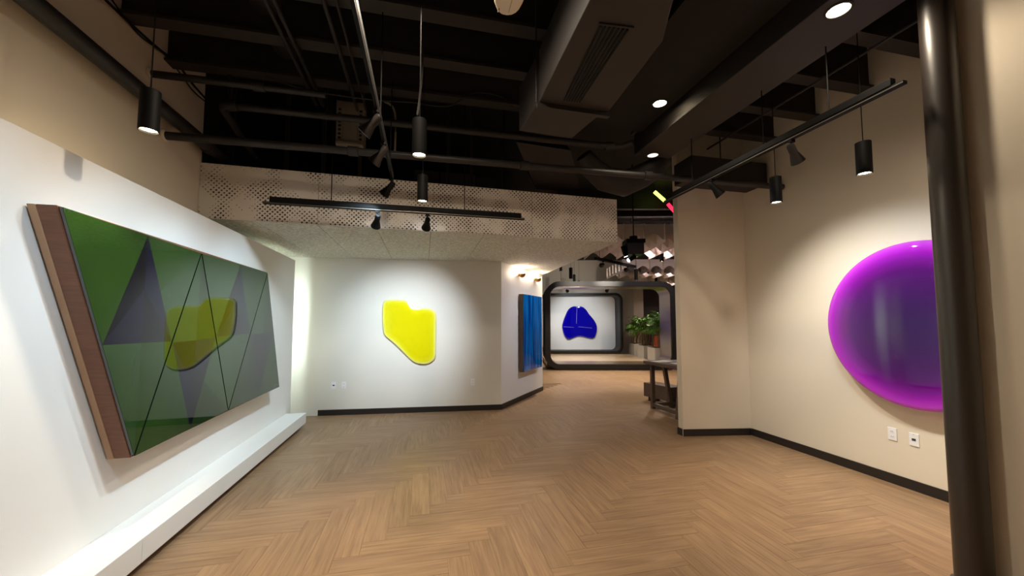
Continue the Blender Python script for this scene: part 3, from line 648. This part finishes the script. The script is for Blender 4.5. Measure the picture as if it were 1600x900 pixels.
# ------------------------------------------------------------------ pendants
def pendant(p, label, glow='glow_w', w=40, deg=75, col=WARM, top=None, r=0.047, L_=0.235, group='black cylinder pendants'):
    t = thing('pendant_lamp', label, 'pendant lamp', p, 0, group); top = (DECK if top is None else top) - p[2]
    sh = MB().lathe([(r - 0.006, 0.03), (r - 0.005, 0.0), (r, 0.0), (r, L_), (0.0, L_)], (0, 0, 0), (0, 0, 1), 24).build('shade', 'fix', t, smooth=True)
    MB().lathe([(0.0, 0.012), (r - 0.007, 0.012), (r - 0.007, 0.022), (0, 0.022)], (0, 0, 0), (0, 0, 1), 20).build('lens', glow, t)
    MB().lathe([(0.0, L_ + 0.016), (0.012, L_ + 0.014), (0.014, L_)], (0, 0, 0), (0, 0, 1), 12).build('cord_grip', 'fix', t)
    MB().tube([(0, 0, L_ + 0.014), (0, 0, top - 0.021)], 0.0035, 6).build('cord', 'fix', t)
    MB().lathe([(0.0, top - 0.022), (0.045, top - 0.022), (0.045, top - 0.001), (0, top - 0.001)], (0, 0, 0), (0, 0, 1), 16).build('canopy', 'fix', t)
    if w: spot('pendant_glow', t, (0, 0, 0.006), (0, 0, -1), w, col, deg, 0.6, 0.035)
    return t
PZ = 2.58
pendant(pz(232, 205, PZ), 'black cylinder pendant hanging beside the left wall above the green artwork', w=42)
pendant(pz(655, 243, PZ), 'brightly lit black cylinder pendant in front of the grey boards above the fascia', w=42)
pendant(pz(660, 315, PZ), 'black cylinder pendant hanging in front of the perforated fascia behind the light track', w=42, deg=120)
pendant(pz(1351, 272, PZ), 'black cylinder pendant hanging by the right wall above the purple disc', w=42)
pendant(pz(1213, 317, PZ), 'black cylinder pendant by the right wall at the end of the crossing pipe', w=42)
pendant((-0.03, 0.9, PZ), 'added unseen black cylinder pendant over the gallery floor, on the row of the lit pendant', w=42)  # this and the next three are added out of view to warm the floor
pendant((1.55, 0.35, PZ), 'added unseen black cylinder pendant over the gallery floor between the two pendant rows', w=42)
pendant((-0.03, -0.6, PZ), 'added unseen black cylinder pendant over the gallery entrance end', w=42)
pendant((1.55, -0.6, PZ), 'added unseen black cylinder pendant over the gallery entrance end near the column', w=42)

# ------------------------------------------------------------------ tracks with spot heads
def track(name, label, p0, p1, rods, top=3.81, k=1.0, m='fix'):
    p0, p1 = Vector(p0), Vector(p1); d = p1 - p0; L_ = d.length; d.normalize()
    t = thing(name, label, 'track light', p0, math.atan2(d.y, d.x)); 
    MB().box(0.06, L_ - 0.04, -0.022 * k, 0.022 * k, 0.0, 0.05).build('housing', m, t, bevel=0.003)
    MB().box(0.0, L_, -0.018 * k, 0.018 * k, -0.022, -0.0005).build('rail', 'fix', t, bevel=0.002)
    for s_ in (-1, 1): MB().box(0.0, L_, s_ * 0.0186 * k - 0.0005, s_ * 0.0186 * k + 0.0005, -0.016, -0.011).build('contact_line', 'rail', t)
    for x in rods: MB().tube([(x, 0, 0.05), (x, 0, top - p0.z - 0.001)], 0.005, 6).build('hanger_rod', 'fix', t)
    return t
def head(pos, target, label, group, w, col, deg, m='fix', glow='glow_c', s=1.0, blend=0.5):
    pos, target = Vector(pos), Vector(target); t = thing('spot_head', label, 'spotlight', pos, 0, group)
    MB().box(-0.02, 0.02, -0.014, 0.014, -0.022, -0.0005).build('adapter', 'fix', t)
    MB().tube([(0, 0, -0.022), (0, 0, -0.06)], 0.009, 8).build('stem', 'fix', t)
    d = (target - (pos + Vector((0, 0, -0.075)))).normalized(); o = Vector((0, 0, -0.075)) - d * 0.03
    MB().lathe([(0.0, -0.012 * s), (0.022 * s, -0.01 * s), (0.027 * s, 0.0), (0.028 * s, 0.065 * s), (0.034 * s, 0.085 * s), (0.052 * s, 0.15 * s), (0.049 * s, 0.15 * s), (0.033 * s, 0.10 * s), (0.0, 0.09 * s)], o, d, 22).build('lamp_housing', m, t, smooth=30)
    MB().lathe([(0.0, 0.118 * s), (0.036 * s, 0.12 * s), (0.036 * s, 0.125 * s), (0, 0.126 * s)], o, d, 18).build('lens', glow, t)
    MB().tube([(0.0, 0, -0.055), tuple(o + d * 0.03)], 0.012, 8).build('knuckle', 'fix', t)
    q = o + d * (0.135 * s)
    spot('spot_beam', t, q, q + d, w, col, deg, blend, 0.02)
    return t
# fascia track
tl0, tl1 = py(411, 316, 4.2), py(820, 346, 4.2)
track('track_light', 'black track light hanging in front of the perforated fascia', (tl0.x, 4.2, 2.69), (tl1.x, 4.22, 2.69), (0.62, 1.98), top=DECK)
def on_fascia_track(xp):
    p = py(xp, 335, 4.205); return Vector((p.x, 4.2 + 0.02 * (p.x - tl0.x) / (tl1.x - tl0.x), 2.668))
head(on_fascia_track(590), (-1.2, 6.6, 0.9), 'black spot head on the fascia track, tilted towards the display partition', 'fascia track spots', 45, COOL, 80, blend=1.0)
head(on_fascia_track(668), (-0.25, 6.77, 1.35), 'black spot head on the fascia track, aimed at the yellow slab', 'fascia track spots', 120, (0.82, 0.91, 1.0), 56, blend=1.0)
# overhead track along the gallery
track('track_light', 'slim overhead track light running along the gallery towards the perforated fascia', (-0.335, -1.0, 2.95), (-0.325, 4.05, 2.95), (1.6, 3.9, 4.75), k=0.55, m='pipe')
for y, tg, lab, w in ((2.66, (XF, 3.1, 1.35), 'spot head on the overhead track with its bright mouth turned to the green artwork', 46),
                   (3.14, (XF, 3.9, 1.2), 'spot head on the overhead track, the middle one below the crossing pipe', 46),
                   (3.93, (XF, 4.9, 1.3), 'spot head at the fascia end of the overhead track', 48),
                   (1.3, (XF, 1.9, 1.4), 'added spot head on the overhead track nearest the gallery entrance', 42)):  # extra unseen head, put in for cool light on the partition
    head((-0.33, y, 2.928), tg, lab, 'overhead track spots', w, COOL, 78, m='fix_grey' if y < 3.5 else 'fix', blend=1.0)
# right hand track
tr0 = px(1047, 312, 2.82); tr1 = px(1415, 137, 2.82)
track('track_light', 'long black track light hanging parallel to the right wall', (2.82, tr1.y, 2.965), (2.82, tr0.y + 0.1, 2.965), (0.45, 1.0, 1.9))
for xp, yp, tg, lab, w in ((1237, 225, (XR - 0.1, 2.75, 1.25), 'bronze spot head on the right hand track aimed at the purple disc', 34), (1113, 280, (XR - 0.1, 2.9, 1.2), 'black spot head on the right hand track near its far end', 48)):
    y = px(xp, yp, 2.82).y
    head((2.82, y, 2.943), tg, lab, 'right hand track spots', w, COOL if xp == 1237 else NEUT, 92, m='fix_grey' if xp == 1237 else 'fix', blend=1.0)

# ------------------------------------------------------------------ lounge beyond the opening
def lbox(name, m, a0, a1, d0, d1, z0, z1, parent=None, bevel=0.0, o=(0, 0)):
    ob = MB().box(a0 - o[0], a1 - o[0], d0 - o[1], d1 - o[1], z0, z1).build(name, m, parent, bevel=bevel)
    if not parent: ob.rotation_euler.z = -LY; ob.location = LG(o[0], o[1], 0)
    return ob
def lthing(name, label, cat, a, d, z=0, rz=0.0, group=None): return thing(name, label, cat, LG(a, d, z), -LY + rz, group)
def la(x, d): return (x - CX) / F * d        # lateral offset of image column x at lounge depth d
def lz(y, d): return H + (504.5 - y) / F * d
struct(lbox('wall_far', 'greywall', -3.5, 9.0, 20.0, 20.12, 0, DECK))
struct(lbox('wall_bulkhead', 'greywall', la(838, 17.7), la(984, 17.7), 17.7, 17.85, 0, DECK))
struct(MB().box(11.5, 11.62, 4.6, YEND, 0, DECK).build('wall_far_right', 'darkwall'))
def rounded(w, h, r, n=8):
    P = []
    for cx, cz, a0 in ((w - r, h - r, 0), (r, h - r, 90), (r, r, 180), (w - r, r, 270)):
        for k in range(n + 1):
            a = math.radians(a0 + 90 * k / n); P.append((cx + r * math.cos(a), cz + r * math.sin(a)))
    return P
def portal(label, a0, a1, d, depth, z0, z1, thick, rr_, linem):
    t = lthing('portal_frame', label, 'portal frame', a0, d, 0); w_, h_ = a1 - a0, z1 - z0
    O = rounded(w_, h_, rr_ + thick); I = [(x + thick, z + thick) for x, z in rounded(w_ - 2 * thick, h_ - 2 * thick, rr_)]
    n = len(O)
    mb = MB(); V = [(x, 0, z + z0) for x, z in O] + [(x, 0, z + z0) for x, z in I] + [(x, depth, z + z0) for x, z in O] + [(x, depth, z + z0) for x, z in I]
    Fs = []
    for k in range(n):
        j = (k + 1) % n
        Fs += [(k, j, n + j, n + k), (2 * n + k, 3 * n + k, 3 * n + j, 2 * n + j), (k, 2 * n + k, 2 * n + j, j), (n + k, n + j, 3 * n + j, 3 * n + k)]
    mb.add(V, Fs); mb.build('steel_frame', 'steel', t, smooth=35)
    mb = MB(); S = 0.012; K = [(x + thick + S, z + thick + S) for x, z in rounded(w_ - 2 * thick - 2 * S, h_ - 2 * thick - 2 * S, rr_ - S)]
    V = [(x, 0.06, z + z0) for x, z in I] + [(x, 0.06, z + z0) for x, z in K] + [(x, depth - 0.02, z + z0) for x, z in I] + [(x, depth - 0.02, z + z0) for x, z in K]
    mb.add(V, Fs); mb.build('inner_lining', linem, t, smooth=35)
    return t
D1 = 12.3; D2 = 16.6
portal('huge rounded steel portal frame spanning the lounge opening', la(846, D1), la(1050, D1), D1, 1.0, 0.02, lz(440, D1), 0.16, 0.30, 'champ')
pf = lbox('platform', 'platform', la(852, D1), 4.78, D1 + 1.02, D2 - 0.02, 0.0, 0.17); tag(pf, 'pale polished raised platform floor inside the steel portal', 'platform')
portal('second rounded dark frame around the blue artwork wall', la(838, D2), la(967, D2), D2, 0.9, 0.18, lz(458, D2), 0.10, 0.22, 'steel')
struct(lbox('wall_art_far', 'white', la(838, D2 + 1), la(958, D2 + 1) , D2 + 0.92, D2 + 1.04, 0.0, lz(460, D2 + 1)))
struct(lbox('baseboard_far', 'white', la(838, D2 + 1), la(957, D2 + 1), D2 + 0.905, D2 + 0.919, 0.17, 0.27))
# ultramarine piece
db = D2 + 0.9
bz = [(170, 190), (190, 183), (215, 187), (225, 182), (245, 190), (262, 205), (275, 228), (295, 250), (315, 280), (323, 305), (318, 345), (305, 372), (275, 372), (245, 362), (215, 358), (185, 368), (155, 380), (135, 362), (125, 335), (118, 300), (128, 265), (140, 235), (152, 208)]
BO = LG(0, db, 0); pts = []
for a, b in bz: X_, Y_ = a / 3.75 + 840, b / 3.75 + 430; pts.append((la(X_, db), lz(Y_, db)))
us_ = slab('ultramarine_slab', smooth_outline(pts, 1), BO, lr, (0, 0, 1), -lf, 0.06, 'blue', 'ultramarine blue scalloped resin slab on the white wall behind the portal', stand=0.03)
for (xa, ya, xb, yb) in ((895, 481, 894, 506), (874, 511, 890, 512), (897, 511, 918, 513)):
    A1 = lr * la(xa, db) + Vector((0, 0, lz(ya, db))); B1 = lr * la(xb, db) + Vector((0, 0, lz(yb, db)))
    MB().tube([A1 - lf * 0.094, B1 - lf * 0.094], 0.012, 6).build('fold_seam', 'seamline', us_)
# far wall pieces to the right of the artwork
struct(lbox('wall_pillar', 'cream', la(983, 18.5), la(999, 18.5), 18.5, 19.2, 0, DECK))
struct(lbox('wall_dark_panel', 'darkwall', la(999, 18.8), la(1062, 18.8), 18.8, 18.95, 0, DECK))
nl = lthing('wall_niche_glow', 'warm-lit upright niche beside the cream pillar, its light painted as glow', 'light strip', la(976.5, 18.4), 18.4, 0)
MB().box(-0.10, 0.10, 0, 0.05, lz(500, 18.4), lz(468, 18.4)).build('diffuser', 'niche', nl)  # emission stands in for the light falling in the niche
MB().box(-0.13, 0.13, 0.051, 0.09, 0.0, lz(466, 18.4)).build('back_board', 'cream', nl)
# planters with palms, receding beside the platform
for i, (xp, yb, wpx) in enumerate(((990, 563, 13), (1005, 567, 14), (1026, 573, 22))):
    d = (16.1, 14.75, 13.5)[i]; wd = wpx / F * d / 2; hz = 0.62
    g = 'planters in a row beside the platform'
    t = lthing('planter_box', ('pale grey planter box beside the cream pillar', 'pale grey planter box in the middle of the planter row', 'wide pale grey planter box at the portal leg')[i], 'planter', la(xp, d), d, 0, 0, g)
    MB().box(-wd, wd, 0.0, 0.75, 0.0, hz).build('box', 'planter', t, bevel=0.01)
    MB().box(-wd + 0.02, wd - 0.02, 0.02, 0.73, hz + 0.0005, hz + 0.012).build('soil', 'soil', t)
    MB().box(wd + 0.002, wd + 0.05, 0.02, 0.1, 0, hz + 0.9).build('side_post', 'champ', t)
    for q in range(1):
        prng = random.Random(100 + i * 7 + q)
        pl_ = lthing('potted_palm', ('bushy palm with thin canes rising from the planter by the cream pillar', 'bushy palm with thin canes rising from the middle planter', 'bushy palm with thin canes rising from the wide planter')[i], 'plant', la(xp, d), d + 0.37, hz + 0.013, 0, 'lounge palms')
        st = MB(); lf_ = MB()
        for k in range(12):
            bx_, by_ = prng.uniform(-.14, .14), prng.uniform(-.26, .26); hh = prng.uniform(0.75, 1.15)
            tx, ty = bx_ + prng.uniform(-.18, .18), by_ + prng.uniform(-.15, .15)
            st.tube([(bx_, by_, 0), (tx * .6 + bx_ * .4, ty * .6 + by_ * .4, hh * .6), (tx, ty, hh)], [0.014, 0.012, 0.008], 6)
            for f_ in range(9):
                a = prng.uniform(0, 6.28); el = prng.uniform(-0.5, 1.0); z_ = hh - prng.uniform(0, .38)
                c = Vector((tx, ty, z_)); L_ = prng.uniform(.16, .3)
                ctr = c + Vector((math.cos(a) * math.cos(el), math.sin(a) * math.cos(el), math.sin(el))) * L_ * .5
                for s_ in range(5):
                    a2 = a + (s_ - 2) * 0.38; e2 = el - 0.35
                    dv_ = Vector((math.cos(a2) * math.cos(e2), math.sin(a2) * math.cos(e2), math.sin(e2))); sd = dv_.cross(Vector((0, 0, 1))).normalized() * 0.022
                    mid_ = ctr + dv_ * L_ * .45; tip_ = ctr + dv_ * L_ + Vector((0, 0, -0.05))
                    lf_.add([ctr, mid_ + sd, tip_, mid_ - sd], [(0, 1, 2, 3)])
        st.build('stems', 'stem', pl_, smooth=True); lf_.build('foliage', 'leaf', pl_, fix=False)
# orange chairs
def chair(a, d, rz, lab):
    t = lthing('lounge_chair', lab, 'chair', a, d, 0, rz, 'orange lounge chairs')
    MB().box(-0.28, 0.28, -0.28, 0.28, 0.32, 0.46).build('seat', 'orange', t, bevel=0.03)
    MB().obox((0, 0.30, 0.66), (0.28, 0, 0), (0, 0.05, 0), (0, 0.06, 0.22)).build('backrest', 'orange', t, bevel=0.03)
    for s_ in (-1, 1):
        MB().box(s_ * 0.31 - 0.028, s_ * 0.31 + 0.028, -0.26, 0.26, 0.40, 0.58).build('armrest', 'orange', t, bevel=0.02)
        for q in (-1, 1): MB().tube([(s_ * 0.24, q * 0.24, 0.32), (s_ * 0.27, q * 0.27, 0.0)], [0.022, 0.014], 8).build('leg', 'oak_dark', t)
chair(la(1053, 15.0), 15.0, 0.3, 'orange upholstered lounge chair beyond the right leg of the steel portal')
chair(la(1022, 17.6), 17.6, -0.2, 'orange upholstered lounge chair behind the palms')

# console table with papers, low bench behind
tb = thing('console_table', 'dark wooden trestle table standing behind the end of the right wall', 'table', (3.9, 5.8, 0))
MB().box(-0.10, 1.7, -0.52, 0.42, 0.775, 0.83).build('table_top', 'oak_dark', tb, bevel=0.006)
for (x0, y0, x1, y1) in ((0.04, 0.36, 0.04, 0.36), (0.04, -0.42, -0.03, -0.42), (0.27, 0.36, 0.40, 0.36), (1.55, 0.36, 1.55, 0.36), (1.55, -0.42, 1.55, -0.42)):
    MB().prism([(x1 - 0.03, y1 - 0.03, 0), (x1 + 0.03, y1 - 0.03, 0), (x1 + 0.03, y1 + 0.03, 0), (x1 - 0.03, y1 + 0.03, 0)], (x0 - x1, y0 - y1, 0.775)).build('leg', 'oak_dark', tb)
MB().box(0.07, 1.52, 0.335, 0.385, 0.04, 0.10).build('stretcher', 'oak_dark', tb)
MB().box(0.015, 0.065, -0.39, 0.33, 0.04, 0.10).build('stretcher', 'oak_dark', tb)
for i, (x, y, r_) in enumerate(((4.02, 6.0, 0.2), (4.12, 5.6, -0.15))):
    o = MB().add  # sheets
    mb = MB(); n = 6
    V = []; Fs = []
    for k in range(n + 1):
        u = k / n; zc = 0.8312 + 0.018 * max(0, u - 0.45) ** 1.5 * (1 if i == 0 else 0.4)
        V += [(0.3 * u - .15, -0.11, zc), (0.3 * u - .15, 0.11, zc)]
    Fs = [(2 * k, 2 * k + 2, 2 * k + 3, 2 * k + 1) for k in range(n)]
    mb.add(V, Fs); V2 = [(a, b, c - 0.0009) for a, b, c in V]; mb.add(V2, [tuple(reversed(f)) for f in Fs])
    ob = mb.build('paper_sheet', 'paper', loc=(x, y, 0), fix=False); ob.rotation_euler.z = r_
    tag(ob, ('white paper sheet with a curled edge on the far end of the wooden table', 'flat white paper sheet on the near part of the wooden table')[i], 'paper')
p0_, p1_ = pz(1006, 625), pz(1050, 636)
lb = thing('low_bench', 'low dark wooden bench standing behind the trestle table', 'bench', p0_, math.atan2(p1_.y - p0_.y, p1_.x - p0_.x))
MB().box(0.0, 0.68, 0.0, 0.3, 0.08, 0.34).build('seat_box', 'oak_dark', lb, bevel=0.006)
for x in (0.12, 0.56):
    for y in (0.06, 0.24): MB().box(x - 0.03, x + 0.03, y - 0.03, y + 0.03, 0, 0.08).build('foot', 'steel', lb)

# felt lattice clouds: straight fins one way, arched fins the other
TOPZ = 3.52; BOTZ = 3.14; CELL = 0.42
def fin(t, along, c, s0, s1, arch):
    n = max(1, int(round((s1 - s0) / 0.07))) if arch else 1; V = []
    for k in range(n + 1):
        s_ = s0 + (s1 - s0) * k / n
        zb = BOTZ + (0.17 * abs(math.sin(math.pi * (s_ - 0.04) / CELL)) ** 0.8 if arch else 0)
        for o in (-0.006, 0.006):
            for z in (zb, TOPZ): V.append((s_, c + o, z) if along == 'x' else (c + o, s_, z))
    Fs = []
    for k in range(n):
        q = 4 * k; Fs += [(q, q + 4, q + 5, q + 1), (q + 2, q + 3, q + 7, q + 6), (q + 1, q + 5, q + 7, q + 3), (q, q + 2, q + 6, q + 4)]
    Fs += [(0, 1, 3, 2), (4 * n, 4 * n + 2, 4 * n + 3, 4 * n + 1)]
    mb = MB(); mb.add(V, Fs); mb.build('felt_fin', 'felt', t)
for a0, a1, d0, d1, lab in ((1.75, 6.4, 7.85, 10.2, 'white felt baffle lattice hanging over the lounge beside the blue box fixture'), (3.4, 8.0, 12.3, 14.6, 'white felt baffle lattice hanging above the steel portal'), (5.25, 8.6, 15.6, 17.4, 'small far felt baffle lattice above the planters')):
    t = lthing('felt_lattice', lab, 'ceiling baffle', a0, d0, 0, 0, 'felt lattice clouds'); nx, ny = int((a1 - a0) / CELL), int((d1 - d0) / CELL)
    for k in range(ny + 1): fin(t, 'x', 0.04 + k * CELL, 0.0, nx * CELL + 0.08, True)
    for k in range(nx + 1): fin(t, 'y', 0.04 + k * CELL, -0.03, ny * CELL + 0.11, False)
    for u in (0.05 + CELL, 0.03 + (nx - 1) * CELL):
        for v in (0.05 + CELL, 0.03 + (ny - 1) * CELL): MB().tube([(u, v, TOPZ - 0.1), (u, v, DECK - 0.001)], 0.004, 6).build('hanger_wire', 'fix', t)
la0 = la(1005, 7.9)
for k, (a, d) in enumerate(((0.75, 1.85), (2.6, 1.85), (2.4, 6.0), (4.0, 9.0))):  # added battens, tucked out of sight, to brighten the felt fins
    t = thing('fill_batten', 'added tube batten for fill light above the felt lattice in the lounge', 'batten light', LG(la0 + a, 7.9 + d, 3.84 if k < 2 else 3.63), -LY, 'added battens above the felt lattice')
    MB().box(-0.6, 0.6, -0.04, 0.04, 0.0, 0.05).build('housing', 'fix', t); MB().tube([(-0.58, 0, -0.02), (0.58, 0, -0.02)], 0.018, 10).build('tube', 'batten', t)
    for sx in (-0.5, 0.5): MB().tube([(sx, 0, 0.05), (sx, 0, DECK - (3.841 if k < 2 else 3.631))], 0.005, 6).build('hanger_rod', 'fix', t)
    area('fill_batten_lamp', t, (0, 0, -0.045), (0, 0, -1), 15 if k < 2 else 7, (1.0, 0.88, 0.88), 1.1, 0.05)
# hanging black and blue box fixture with two spots
bx0 = py(990, 380, 6.2)
bf = thing('projector_fixture', 'black and blue hanging box fixture with small spots, between soffit and lattice', 'light fixture', (bx0.x, 6.2, 2.70), -LY)
MB().box(-0.145, 0.145, -0.13, 0.13, 0.0, 0.20).build('case', 'bluebox', bf, bevel=0.006)
MB().box(-0.165, 0.165, -0.15, 0.15, 0.2005, 0.27).build('cap', 'fix', bf, bevel=0.006)
MB().lathe([(0, 0.27), (0.07, 0.27), (0.07, 0.34), (0.0, 0.34)], (0, 0, 0.0005), (0, 0, 1), 18).build('swivel', 'fix', bf)
MB().tube([(0, 0, 0.34), (0, 0, DECK - 2.701)], 0.010, 8).build('hanger_rod', 'fix', bf)
for (o, d, L_) in (((-0.20, -0.02, 0.16), (0.25, -0.1, -1), 0.2), ((0.0, -0.05, -0.03), (-0.8, -0.3, -0.5), 0.16)):
    d = Vector(d).normalized(); hd = MB().lathe([(0, 0), (0.04, 0), (0.04, L_), (0.036, L_), (0.036, L_ - 0.02)], o, d, 16).build('spot_tube', 'fix', bf, smooth=True)
    MB().lathe([(0, L_ - 0.012), (0.035, L_ - 0.012), (0.035, L_ - 0.006), (0, L_ - 0.006)], o, d, 14).build('lens', 'glow_c', hd)
    q = Vector(o) + d * (L_ + 0.002); tg_ = Matrix.Rotation(LY, 3, 'Z') @ (Vector((2.0, 7.55, 1.35)) - Vector((bx0.x, 6.2, 2.70)))
    spot('fixture_beam', bf, q, tg_, 26, (0.86, 0.88, 1.0), 90, 1.0, 0.03)
# green and red light tubes
for (a, b, nm, m, lab) in (((1022, 299), (1040, 315), 'light_tube', 'tube_green', 'glowing yellow-green light tube hanging under the lounge ceiling'), ((1043, 318), (1058, 335), 'light_tube', 'tube_red', 'glowing red light tube hanging under the lounge ceiling')):
    A1, B1 = py(*a, 7.0), py(*b, 6.9); t = thing(nm, lab, 'light tube', A1)
    MB().tube([(0, 0, 0), B1 - A1], 0.035, 12).build('tube', m, t, smooth=True)
    MB().tube([(0, 0, 0.03), (0, 0, DECK - A1.z - 0.001)], 0.004, 6).build('hanger_wire', 'fix', t)
    dd_ = (B1 - A1).normalized()
    for q in (0.0, 1.0): MB().lathe([(0.0, -0.012), (0.038, -0.012), (0.038, 0.012), (0, 0.012)], (B1 - A1) * q, dd_, 12).build('end_cap', 'fix', t)
# lounge pendants and tracks
for i, (xp, yb, d) in enumerate(((886.5, 436, 11.2), (988.5, 438, 11.4), (871, 424, 13.5), (899, 452, 15.0))):
    pendant(LG(la(xp, d), d, lz(yb, d)), ('slim black pendant hanging before the grey wall above the portal, beside a ceiling bar', 'slim black pendant hanging in front of the felt lattice', 'small far black pendant above the portal left corner', 'small far black pendant above the blue artwork')[i], w=120 if i < 2 else 80, deg=110, r=0.05, L_=0.32, group='lounge pendants')
for a, d in ((1.0, 9.0), (3.6, 9.5), (5.5, 15.15), (2.2, 14.5)):  # four extra pendants added to light the lounge
    pendant(LG(a, d, 3.0), 'added black pendant in the lounge lighting the floor before the portal', w=95, deg=120, r=0.05, L_=0.3, group='lounge pendants')
bar = lthing('track_light', 'dark ceiling track bar slanting above the portal', 'track light', la(925, 9.5), 9.5, lz(406, 9.5), 0.79)
MB().box(0, 2.04, -0.03, 0.03, 0, 0.07).build('housing', 'fix', bar); MB().tube([(0.2, 0, 0.07), (0.2, 0, DECK - lz(406, 9.5) - 0.001)], 0.006, 6).build('hanger_rod', 'fix', bar)
for i, (u, lab) in enumerate(((0.35, 'black spot head on the slanting lounge bar, the one by the soffit'), (1.6, 'added black spot head on the slanting lounge bar, the one by the box fixture'))):
    q = LG(la(925, 9.5) + u * math.cos(0.79), 9.5 + u * math.sin(0.79), lz(406, 9.5)); head(q, LG(1.9 + i * 0.6, 17.7, 2.9), lab, 'lounge bar spots', 120, NEUT, 44, s=1.2, blend=1.0)  # beams wash the grey bulkhead; the second head is an addition
tk = lthing('track_light', 'slim black track inside the portal above the blue artwork', 'track light', la(858, 14.0), 14.0, lz(449, 14.0))
MB().box(0, la(990, 14) - la(858, 14), -0.02, 0.02, 0, 0.05).build('housing', 'fix', tk)
for x in (0.3, 2.4): MB().tube([(x, 0, 0.05), (x, 0, DECK - lz(449, 14) - 0.001)], 0.006, 6).build('hanger_rod', 'fix', tk)
for i, (xp, lab) in enumerate(((880, 'lit white spot head on the track above the blue artwork'), (945, 'dark spot head on the track right of the blue artwork'))):
    q = LG(la(xp, 14.0), 14.0, lz(449, 14.0)); head(q, LG(la(898, 17.4) , 17.4, 1.45), lab, 'portal track spots', (115, 15)[i], (0.85, 0.93, 1.0), 60, s=1.3, blend=0.8)
# lounge ceiling ribs
for k, d in enumerate((8.3, 8.9, 10.8, 12.1)):
    t = lthing('ceiling_beam', 'dark steel joist crossing above the felt lattice in the lounge', 'beam', 0.9, d, 3.95, 0, 'lounge joists')
    MB().box(0, 6.5, -0.06, 0.06, 0, 0.03).build('flange', 'beam', t); MB().box(0, 6.5, -0.02, 0.02, 0.03, DECK - 3.951).build('web', 'beam', t)
